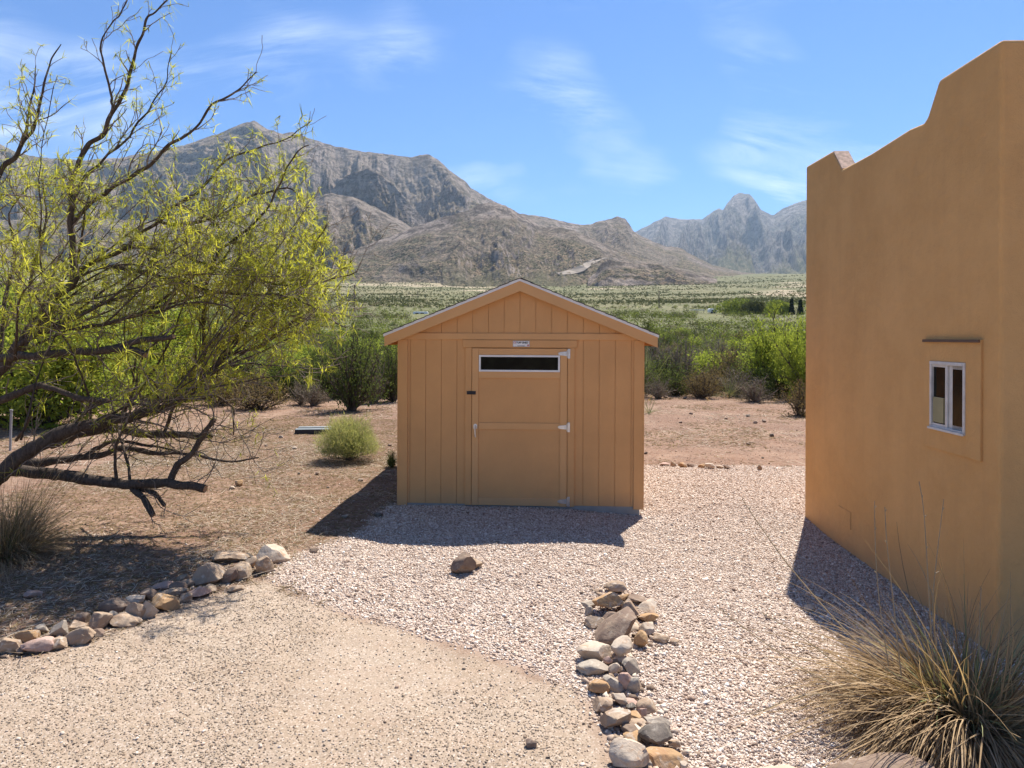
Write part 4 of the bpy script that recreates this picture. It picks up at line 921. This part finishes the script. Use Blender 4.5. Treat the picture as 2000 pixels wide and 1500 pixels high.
# broom-like shrub on the dirt
def broom(px, py, wpx, hpx, label, n=15000, name='broom_shrub'):
    g = ground_at(px, py); w = wpx * g.y / F / 2; h = hpx * g.y / F; g.y += w * .5
    root = empty(name, (g.x, g.y, g.z), label=label, cat='shrub')
    az = rng.uniform(0, 6.28, n); el = np.arcsin(rng.uniform(.05, 1, n)); L = rng.uniform(.75, 1.0, n) * (1 + .12 * fbm(np.cos(az) * 3 + 5, el * 3, 2, 66))
    D_ = np.stack([np.cos(az) * np.cos(el), np.sin(az) * np.cos(el), np.sin(el)], -1)
    sc = np.array([w, w, h]); L = L * (1 + .18 * fbm(D_[:, 0] * 4 + 9, D_[:, 2] * 4 + D_[:, 1] * 3, 2, 67)); st_ = D_ * (rng.random(n) ** .35 * .98)[:, None] * sc * L[:, None]; st_[:, 2] += .12 * h; ln = np.full(n, .075)
    v, f, nv = strips(st_, D_ * .6 + rng.normal(0, .45, (n, 3)) + np.array([0, 0, .45]), ln * rng.uniform(.6, 1.2, n), np.full(n, .008), np.full(n, .0), 2)
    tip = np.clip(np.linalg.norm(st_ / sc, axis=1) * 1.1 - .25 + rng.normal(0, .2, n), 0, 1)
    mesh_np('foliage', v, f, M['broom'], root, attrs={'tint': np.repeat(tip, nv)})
    st = MB()
    for i in range(60):
        a = random.uniform(0, 6.28); e = random.uniform(.1, 1.4); d = Vector((math.cos(a) * math.cos(e) * w, math.sin(a) * math.cos(e) * w, math.sin(e) * h)) * .7
        st.tube([(0, 0, 0), d * .5 + Vector((0, 0, .02)), d], [.008, .006, .003], 4, False)
    st.build('stem', M['twig'], root)
    m_ = 500; az = rng.uniform(0, 6.28, m_); C = np.stack([np.cos(az) * w * rng.uniform(.3, 1, m_), np.sin(az) * w * rng.uniform(.3, 1, m_), rng.uniform(0, .22, m_) * h], -1)
    v, f, nv = strips(C, rng.normal(0, 1, (m_, 3)) + np.array([0, 0, .3]), rng.uniform(.05, .15, m_), np.full(m_, .006), np.full(m_, .2), 2)
    mesh_np('dry_base', v, f, M['deadgrass'], root, attrs={'tint': np.repeat(rng.random(m_), nv)}, kind='stuff')
broom(672, 905, 142, 88, 'round pale green broom-like shrub on the dirt left of the shed')
shrub_px('olive', 1, 765, 913, 32, 42, 'tiny green shrub against the left rear of the shed')
shrub_px('creosote', 1, 688, 802, 150, 170, 'tall creosote bush with dark stems left of the shed')
shrub_px('creosote', 2, 768, 785, 80, 140, 'dark green bush touching the left eave of the shed')
shrub_px('creosote', 3, 632, 770, 90, 110, 'creosote bush just left of the tall one near the shed')
shrub_px('brown', 1, 500, 800, 150, 90, 'brown dry shrub seen under the mesquite branches')
shrub_px('grey', 1, 590, 790, 70, 60, 'grey leafless shrub between the dry shrub and the creosote')
shrub_px('limebig', 1, 90, 830, 420, 330, 'bright lime green mesquite glowing behind the left tree', cat='tree', y=17)
shrub_px('limebig', 2, 330, 790, 260, 230, 'second lime green mesquite further right behind the left tree', cat='tree', y=24)
shrub_px('limebig', 1, -60, 800, 300, 300, 'lime green mesquite at the far left edge', cat='tree', y=20)
for k_, (px_, py_, w_, h_, kd_, lb_) in enumerate([(430, 792, 110, 80, 'brown', 'low brown shrub farthest left under the mesquite branches'), (548, 778, 90, 95, 'olive', 'dark green shrub between the dry shrub and the creosote row'), (610, 792, 80, 62, 'grey', 'low grey tangle left of the tall creosote base'), (655, 778, 90, 120, 'olive', 'olive shrub directly behind the left side of the tall creosote'),
        (728, 788, 90, 105, 'grey', 'grey twiggy shrub right of the tall creosote base'), (752, 776, 80, 120, 'olive', 'green shrub close behind the shed corner on the left'), (470, 770, 120, 100, 'creosote', 'creosote bush behind the brown dry shrub'), (700, 770, 120, 130, 'creosote', 'creosote bush just behind the tall one')]):
    shrub_px(kd_, 1 + k_ % 3, px_, py_, w_, h_, lb_)
# right of the shed at the edge of the clearing
shrub_px('grey', 2, 1330, 762, 120, 130, 'dark thorny shrub at the clearing edge right of the shed')
shrub_px('grey', 1, 1275, 742, 90, 110, 'grey leafless shrub half hidden by the shed wall')
shrub_px('lime', 3, 1370, 758, 80, 90, 'low green leafed shrub in the middle of the clearing edge')
shrub_px('brown', 2, 1425, 762, 100, 110, 'upright reddish brown shrub behind the small yucca')
shrub_px('grey', 3, 1395, 735, 110, 100, 'dark bare shrub behind the reddish brown one')
shrub_px('limebig', 1, 1510, 770, 150, 190, 'bright lime mesquite beside the house corner', cat='tree', rz=2)
shrub_px('limebig', 2, 1580, 780, 130, 200, 'lime mesquite partly cut off by the house wall', cat='tree')
shrub_px('grey', 2, 1475, 785, 90, 60, 'low tangled dark shrub under the lime mesquite', rz=1)
shrub_px('brown', 3, 1560, 812, 90, 85, 'brown bushy shrub against the house edge')
shrub_px('olive', 2, 1262, 720, 60, 120, 'green shrub showing past the right shed wall')

def blades(name, root, n, origin_r, L, wd, droop, matn, elr=(.2, 1.4), tintf=None, seg=5, wavy=.1, az=None):
    a = rng.uniform(0, 6.28, n) if az is None else rng.uniform(az[0], az[1], n); el = rng.uniform(elr[0], elr[1], n)
    D_ = np.stack([np.cos(a) * np.cos(el), np.sin(a) * np.cos(el), np.sin(el)], -1)
    p0 = np.stack([np.cos(a) * origin_r * rng.random(n), np.sin(a) * origin_r * rng.random(n), rng.random(n) * .03], -1)
    Ln = L * np.exp(rng.normal(0, .25, n)); v, f, nv = strips(p0, D_, Ln, np.full(n, wd) * rng.uniform(.6, 1.3, n), droop * rng.uniform(.3, 1.3, n) * np.cos(el) ** .5, seg, rng.normal(0, wavy, (n, 3)))
    return mesh_np(name, v, f, M[matn], root, attrs={'tint': np.repeat(rng.random(n) if tintf is None else tintf(n), nv)})
def yucca(px, py, hpx, label, trunk=0, n=120, group=None, sc=1.0, cat='yucca'):
    g = ground_at(px, py); k = g.y / F; h = hpx * k
    root = empty('yucca', tuple(g), label=label, cat=cat, group=group)
    if trunk:
        tb = MB(); tb.tube([(0, 0, -.02), (.03, 0, trunk * h * .5), (.02, .02, trunk * h)], [h * .09, h * .10, h * .08], 9); tb.build('trunk', M['bark'], root, smooth=True)
        bl = blades('dead_leaves', root, n, .02, h * .35, h * .022, .9, 'deadgrass', (-1.2, -.2)); bl.location = (.02, .02, trunk * h)
    o = blades('leaves', root, n, .03, h * (1 - trunk) * 1.0, h * .022, .15, 'yucca', (.0, 1.5), wavy=.03, seg=3)
    o.location = (.02 if trunk else 0, .02 if trunk else 0, trunk * h)
    return root
yucca(1262, 765, 85, 'spiky yucca peeking out behind the right shed wall')
yucca(1268, 808, 32, 'small dry yucca tuft right of the shed base', n=60)
yucca(1422, 776, 42, 'small green yucca in front of the brown shrub', n=90)
yucca(1377, 712, 48, 'yucca with a dark trunk among the brush', trunk=.55, n=110)
yucca(1410, 706, 44, 'second trunked yucca just right of the other among the brush', trunk=.5)
yucca(1350, 690, 30, 'short trunked yucca left of the two tall ones', trunk=.4)

# ---------------------------------------------------------------- brush beyond the clearing
def hyps(r_): return np.interp(r_, [22, 60, 150, 400], [1.9, 2.2, 2.6, 3.0])
cands = []
tries = 0
lim_left, lim_right = -.80, .47
while len(cands) < 330 and tries < 20000:
    tries += 1
    y = 24.5 * math.exp(random.random() ** 1.6 * 1.6); x = random.uniform(lim_left, lim_right) * y
    if -.155 < x / y < .16 and y < 110: continue
    if .265 < x / y < .312 and y > 100: continue
    ok = all((x - c[0]) ** 2 + (y - c[1]) ** 2 > (.75 + y * .014) ** 2 for c in cands)
    if ok: cands.append((x, y))
cands.sort(key=lambda c: c[1])
KL = {'creosote': ('olive creosote bush', 'creosote bushes in the brush'), 'lime': ('lime green mesquite bush', 'green mesquite bushes in the brush'),
      'olive': ('dark green shrub', 'dark green shrubs in the brush'), 'grey': ('grey leafless shrub', 'grey leafless shrubs in the brush'), 'brown': ('brown dry shrub', 'brown dry shrubs in the brush')}
ROWN = ['front', 'second', 'third', 'fourth', 'fifth', 'sixth', 'seventh', 'eighth', 'ninth', 'tenth', 'eleventh', 'twelfth', 'thirteenth', 'fourteenth', 'fifteenth', 'sixteenth', 'seventeenth', 'eighteenth', 'farthest']
place_lab = {}
for side, sel in (('left', lambda c: c[0] < 0), ('right', lambda c: c[0] >= 0)):
    cs = sorted([c for c in cands[:300] if sel(c)], key=lambda c: c[1])
    for k in range(0, len(cs), 16):
        row = sorted(cs[k:k + 16], key=lambda c: c[0] / c[1])
        for j, c in enumerate(row): place_lab[c] = f'{ordn(j)} from left, {ROWN[min(k // 16, 18)]} brush row {side} of shed'
for x, y in cands[:300]:
    u = random.random(); nn_ = float(fbm(np.array([x * .06]), np.array([y * .06]), 2, 63)[0])
    near_ = y < 45
    if u < (.10 if near_ else .28) + nn_ * .3: kind = 'lime'
    elif u < (.36 if near_ else .56): kind = 'creosote'
    elif u < (.52 if near_ else .78): kind = 'olive'
    elif u < (.80 if near_ else .90): kind = 'grey'
    else: kind = 'brown'
    h = random.uniform(.75, 1.25) * (1.55 if kind in ('lime',) else 1.25) * (1 if near_ else 1.15); w_ = h * random.uniform(.9, 1.35)
    lb, gp_ = KL[kind]
    shrub(kind, random.choice((1, 2, 3)), x, y, w_ * 1.2, h, lb + ', ' + place_lab[(x, y)], gp_)
# far brush, uncountable
def far_brush(name, n, r0, r1_, cells, hgt, leaf, matn, seed, mask=None, ax=(-.95, .62)):
    r = np.exp(rng.uniform(math.log(r0), math.log(r1_), n)); a = rng.uniform(ax[0], ax[1], n); x = a * r; y = r
    k = fbm(x * .02 + seed, y * .02, 3, seed)
    keep = ~((x / y > .268) & (x / y < .31) & (y > 150) & (y < 250)) & ~((x / y < -.12) & (x / y > -.15) & (y > 150) & (y < 230)) & (rng.random(n) < np.clip(.55 + k * 1.3, 0, 1) * (1 if mask is None else mask(x, y))); x, y = x[keep], y[keep]; n = len(x)
    H = hgt * np.exp(rng.normal(0, .3, n)) * np.interp(y, [40, 150, 900], [.8, 1.0, 1.1])
    C = rng.normal(0, 1, (n, cells, 3)); C /= np.linalg.norm(C, axis=2, keepdims=True); C *= rng.random((n, cells, 1)) ** .4
    C[..., 2] = np.abs(C[..., 2]) * .95 + .05; C *= np.stack([H * .75, H * .75, H], -1)[:, None, :]
    C += np.stack([x, y, gh(x, y) - .05], -1)[:, None, :]
    v, f = leaf_quads(C.reshape(-1, 3), 1.0, 1.3)
    # scale leaves with bush distance
    cc = np.repeat(C.reshape(-1, 3), 4, axis=0); ls = np.repeat(np.repeat(leaf * np.interp(y, [40, 120, 300, 1200], [.5, 1, 1.6, 3.0]), cells), 4)[:, None]
    v = cc + (v - cc) * ls
    tn = np.repeat(np.clip(np.repeat(rng.random(n), cells) * .7 + rng.random(n * cells) * .4 - .05, 0, 1), 4)
    return mesh_np(name, v, f, M[matn], attrs={'tint': tn}, kind='stuff')
M['farolive'] = leaf_mat('far_olive', (.06, .07, .03), (.15, .155, .06), .15)
M['farlime'] = leaf_mat('far_lime', (.12, .155, .035), (.26, .30, .06), .25)
far_brush('creosote_brush', 12000, 48, 480, 40, 1.4, .15, 'farolive', 5)
far_brush('mesquite_brush', 4200, 48, 360, 46, 1.7, .15, 'farlime', 6)
far_brush('grey_brush', 1700, 48, 330, 36, 1.2, .15, 'greyleaf', 8)
far_brush('desert_scrub', 40000, 330, 1500, 7, 1.3, .30, 'farolive', 9)
far_brush('edge_grass', 1500, 23, 60, 30, .25, .10, 'straw', 12)
far_brush('low_scrub', 1300, 25, 75, 130, .55, .055, 'greyleaf', 14)
far_brush('low_green_scrub', 1300, 26, 80, 150, .75, .06, 'olive', 15)

# ---------------------------------------------------------------- distant things
def at(px, py, y): return P(px, py, y)
def pole(px, pt, pb, y, label):
    p = at(px, pb, y); h = (pb - pt) / F * y; root = empty('utility_pole', (p.x, p.y, p.z - .5), label=label, cat='utility pole')
    q = MB(); q.tube([(0, 0, 0), (.02, 0, h + .5)], [.26, .20], 8); q.build('pole', M['bark'], root)
    q = MB(); q.box(-.9, .9, -.06, .06, h + .1, h + .22); q.build('crossarm', M['bark'], root)
pole(1287, 568, 606, 320, 'tall wooden utility pole right of the shed roof')
pole(692, 556, 607, 260, 'wooden utility pole just past the tips of the left tree')
pole(906, 562, 588, 480, 'faint distant utility pole above the left roof slope')
pole(816, 568, 590, 500, 'faintest distant pole further left above the roof slope')
def trailer(px, py, y, L, H, label, name, cat, rz=0.):
    p = at(px, py, y); root = empty(name, tuple(p), rz, label=label, cat=cat)
    q = MB(); q.prism([(-L / 2, .5), (L / 2, .5), (L / 2, H), (L / 2 - .3, H + .25), (-L / 2 + .3, H + .25), (-L / 2, H)], -1.2, 1.2); q.build('body', M['white'], root, bevel=.05)
    q = MB(); q.box(-L / 2 + .8, -L / 2 + 1.8, -1.23, -1.201, H * .5, H * .78); q.box(0, 1.2, -1.23, -1.201, H * .5, H * .78); q.build('window', M['glass'], root)
    for x in (-.5, .5): q = MB(); q.tube([(x, -1.25, .4), (x, -1.0, .4)], .4, 12); q.build('wheel', M['black'], root)
trailer(1391, 613, 250, 2.8, 1.7, 'white box trailer parked beyond the brush on the right', 'trailer', 'trailer')
trailer(822, 617, 230, 5.0, 1.2, 'low white camper beyond the brush left of the shed roof', 'camper', 'camper')
q = MB(); p = at(1361, 609, 255); r_ = empty('carport', tuple(p), label='long low white carport roof left of the box trailer', cat='carport')
q.box(-2.4, 2.4, -1.5, 1.5, .55, .75); q.build('roof', M['white'], r_); 
for x in (-2.2, 2.2):
    q = MB(); q.box(x - .06, x + .06, -1.4, -1.28, -.5, .55); q.build('post', M['black'], r_)
p = at(1500, 620, 240); r_ = empty('cabin', (p.x, p.y, p.z - .6), label='brown low roofed house between the green trees far right', cat='house')
q = MB(); q.box(-3, 3, 0, 5, 0, 2.4); q.build('wall', M['cutwood'], r_)
q = MB(); q.add([(-3.6, -.8, 2.4), (3.6, -.8, 2.4), (3.6, 5.6, 2.4), (-3.6, 5.6, 2.4), (-2.4, 2.4, 3.9), (2.4, 2.4, 3.9)], [(0, 1, 5, 4), (2, 3, 4, 5), (1, 2, 5), (3, 0, 4), (3, 2, 1, 0)]); q.build('roof', M['bark'], r_)
q = MB(); q.box(-1.8, -.6, -.03, -.001, .9, 1.9); q.build('window', M['glass'], r_); q = MB(); q.box(.6, 1.6, -.03, -.001, 0, 2.05); q.build('door', M['bark'], r_)
def ftree(px, py, y, wpx, hpx, matn, label, name='tree', n=2600, conic=False):
    p = at(px, py, y); w = wpx / F * y / 2; h = hpx / F * y; root = empty(name, (p.x, p.y, p.z - .4), label=label, cat='tree')
    C = rng.normal(0, 1, (n, 3)); C /= np.linalg.norm(C, axis=1, keepdims=True); C *= rng.random((n, 1)) ** .35
    if conic: zz = rng.random(n) ** 1.3; C = np.stack([C[:, 0] * w * (1 - zz * .85), C[:, 1] * w * (1 - zz * .85), zz * h * .95 + .05 * h], -1)
    else:
        lob = 1 + .35 * fbm(C[:, 0] * 2.2 + px, C[:, 2] * 2.2 + C[:, 1], 3, int(px) % 50); C = np.stack([C[:, 0] * w, C[:, 1] * w, C[:, 2] * h * .45], -1) * lob[:, None] + np.array([0, 0, h * .52])
    C = C[C[:, 2] > .1]
    v, f = leaf_quads(C, y * .0016 + .05, 1.6); mesh_np('crown', v, f, M[matn], root, attrs={'tint': np.repeat(rng.random(len(C)), 4)})
    tb = MB(); tb.tube([(0, 0, -.3), (.1, 0, h * .3), (.05, .1, h * .62)], [w * .07, w * .05, w * .02], 6)
    for a in range(4): tb.tube([(0.05, 0, h * .25), (math.cos(a * 1.6) * w * .5, math.sin(a * 1.6) * w * .5, h * .6)], [w * .035, w * .01], 5)
    tb.build('trunk', M['bark'], root)
ftree(1440, 622, 235, 78, 42, 'farlime', 'broad green tree right of the box trailer')
ftree(1475, 618, 228, 50, 34, 'farolive', 'darker olive tree between the green tree and the house roof')
ftree(1520, 624, 220, 52, 42, 'farlime', 'rounded lime tree left of the dark junipers')
ftree(1546, 628, 215, 17, 46, 'darkleaf', 'narrow dark juniper, left one of the pair by the house edge', 'juniper', conic=True)
ftree(1563, 628, 213, 19, 44, 'darkleaf', 'narrow dark juniper touching the house edge', 'juniper', conic=True)
# planks on the dirt
g = ground_at(598, 848); r_ = empty('plank_stack', tuple(g), .1, label='two dark weathered planks lying left of the round shrub', cat='planks')
for i in range(2):
    q = MB(); q.box(-.25, .55, i * .34, i * .34 + .2, 0, .10); q.build('plank', M['black'], r_, bevel=.006)
    q = MB(); q.box(-.25, .55, i * .34 + .01, i * .34 + .19, .1005, .108); q.build('plank_top', simple('weathered_board', (.22, .24, .24), .8), r_)
g = ground_at(20, 880); r_ = MB(); r_.tube([(0, 0, -.1), (.02, 0, .75)], .022, 8); r_.tube([(.02, 0, .75), (.02, 0, .78)], .03, 8)
o = r_.build('stake', M['concrete'], label='thin grey metal stake standing behind the mesquite trunk', cat='stake'); o.location = tuple(g)

# ---------------------------------------------------------------- grass clumps
def clump(base, parts, label, name='grass_clump'):
    root = empty(name, base, label=label, cat='grass clump')
    for p in parts: p(root)
    return root
gb = ground_at(1890, 1425); gb.z += .05
def gtint(n): return np.clip(rng.normal(.45, .28, n), 0, 1)
gc = clump(tuple(gb), [
    lambda r: blades('blades', r, 1050, .22, .66, .0105, .62, 'straw', (.25, 1.35), gtint, 7, .19),
    lambda r: blades('blades', r, 1050, .22, 1.0, .0105, .92, 'straw', (.12, .85), gtint, 8, .10, (2.1, 4.1)),
    lambda r: blades('drooping_blades', r, 1500, .26, .85, .009, 1.25, 'deadgrass', (.0, .6), gtint, 8, .12, (3.0, 5.8)),
    lambda r: blades('green_blades', r, 260, .14, .55, .010, .5, 'yucca', (.3, 1.4), None, 5, .05)], 'large dry straw coloured grass clump in the bottom right corner')
stk = MB()
for pts in ([(1835, 1330), (1822, 1200), (1826, 1120), (1843, 975)], [(1825, 1330), (1815, 1180), (1805, 1010), (1795, 940)], [(1760, 1320), (1745, 1180), (1732, 1060), (1728, 990)], [(1735, 1300), (1718, 1180), (1710, 1080), (1708, 978)], [(1915, 1300), (1912, 1240), (1916, 1150)],
            [(1760, 1330), (1650, 1230), (1545, 1110), (1490, 1035), (1450, 975)], [(1800, 1400), (1610, 1328), (1500, 1260), (1400, 1185)], [(1720, 1350), (1640, 1300), (1560, 1240), (1485, 1195)], [(1800, 1380), (1600, 1355), (1480, 1390), (1390, 1412)]):
    q = catmull([P(a, b2, gb.y - .1 + .05 * i) for i, (a, b2) in enumerate(pts)], 5); q = [p - gb for p in q]; stk.tube(q, [.0050 - .0030 * i / len(q) for i in range(len(q))], 4, False)
    for k in range(8, len(q), 2): stk.tube([q[k], q[k] + Vector((random.gauss(0, .008), 0, .014))], [.004, .002], 4, False)
stk.build('flower_stalks', simple('stalk', (.30, .23, .14), .9), gc)
gl_ = ground_at(0, 1092)
clump(tuple(gl_), [lambda r: blades('blades', r, 3200, .28, .74, .006, .75, 'deadgrass', (.3, 1.45), None, 6, .14), lambda r: blades('green_blades', r, 400, .28, .7, .005, .5, 'olive', (.4, 1.4), None, 6, .14)], 'brown green bunch grass at the left edge under the mesquite trunk')
# litter of twigs and dry grass on the dirt (stuff)
def litter(name, n, reg, L, wd, matn, cond):
    x = rng.uniform(reg[0], reg[1], n); y = rng.uniform(reg[2], reg[3], n); g, s = zones(x, y); keep = rng.random(n) < cond(g, s, x, y)
    x, y = x[keep], y[keep]; n = len(x); a = rng.uniform(0, 6.28, n); D_ = np.stack([np.cos(a), np.sin(a), rng.uniform(-.05, .35, n)], -1)
    v, f, nv = strips(np.stack([x, y, gh(x, y) + .006], -1), D_, L * np.exp(rng.normal(0, .5, n)), np.full(n, wd), rng.uniform(0, .4, n), 2, rng.normal(0, .2, (n, 3)) * np.array([1, 1, .1]))
    return mesh_np(name, v, f, M[matn], attrs={'tint': np.repeat(rng.random(n), nv)}, kind='stuff')
litter('dry_litter', 70000, (-7, -1.4, 4.6, 14), .065, .009, 'litter', lambda g, s, x, y: np.clip(1 - g - s, 0, 1) * sstep(-.25, .35, fbm(x * 1.1, y * 1.1, 3, 88)) * .9 + .02)
litter('dark_litter', 90000, (-7, -1.4, 4.6, 18), .05, .011, 'brownleaf', lambda g, s, x, y: np.clip(1 - g - s, 0, 1) * .7 + .01)
litter('far_litter', 60000, (-14, 12, 11.5, 28), .11, .018, 'litter', lambda g, s, x, y: np.clip(1 - g - s, 0, 1) * sstep(-.2, .4, fbm(x * .7, y * .7, 3, 89)))
litter('far_dark_litter', 60000, (-14, 12, 11.5, 28), .10, .024, 'brownleaf', lambda g, s, x, y: np.clip(1 - g - s, 0, 1) * sstep(-.1, .5, fbm(x * .7, y * .7, 3, 90)))
dm, n, l, b = mat('dirt_stone', .9, .1); t = NT(dm)
l.new(t.ramp(t.attr('tint'), [(0, (.12, .08, .06)), (.4, (.30, .20, .14)), (.8, (.44, .33, .25)), (1, (.60, .50, .42))]), b.inputs['Base Color'])
def dirt_stones(name, n, reg):
    return pebbles(name, n, reg, lambda g, s, x, y: np.clip(1 - g - s, 0, 1) * (.25 + .3 * fbm(x * .9, y * .9, 3, 95)), .009, bpy.data.materials['dirt_stone'])
dirt_stones('dirt_pebbles', 22000, (-6.5, -1.3, 4.8, 13)); dirt_stones('clearing_pebbles', 20000, (1.3, 9, 11.6, 24))
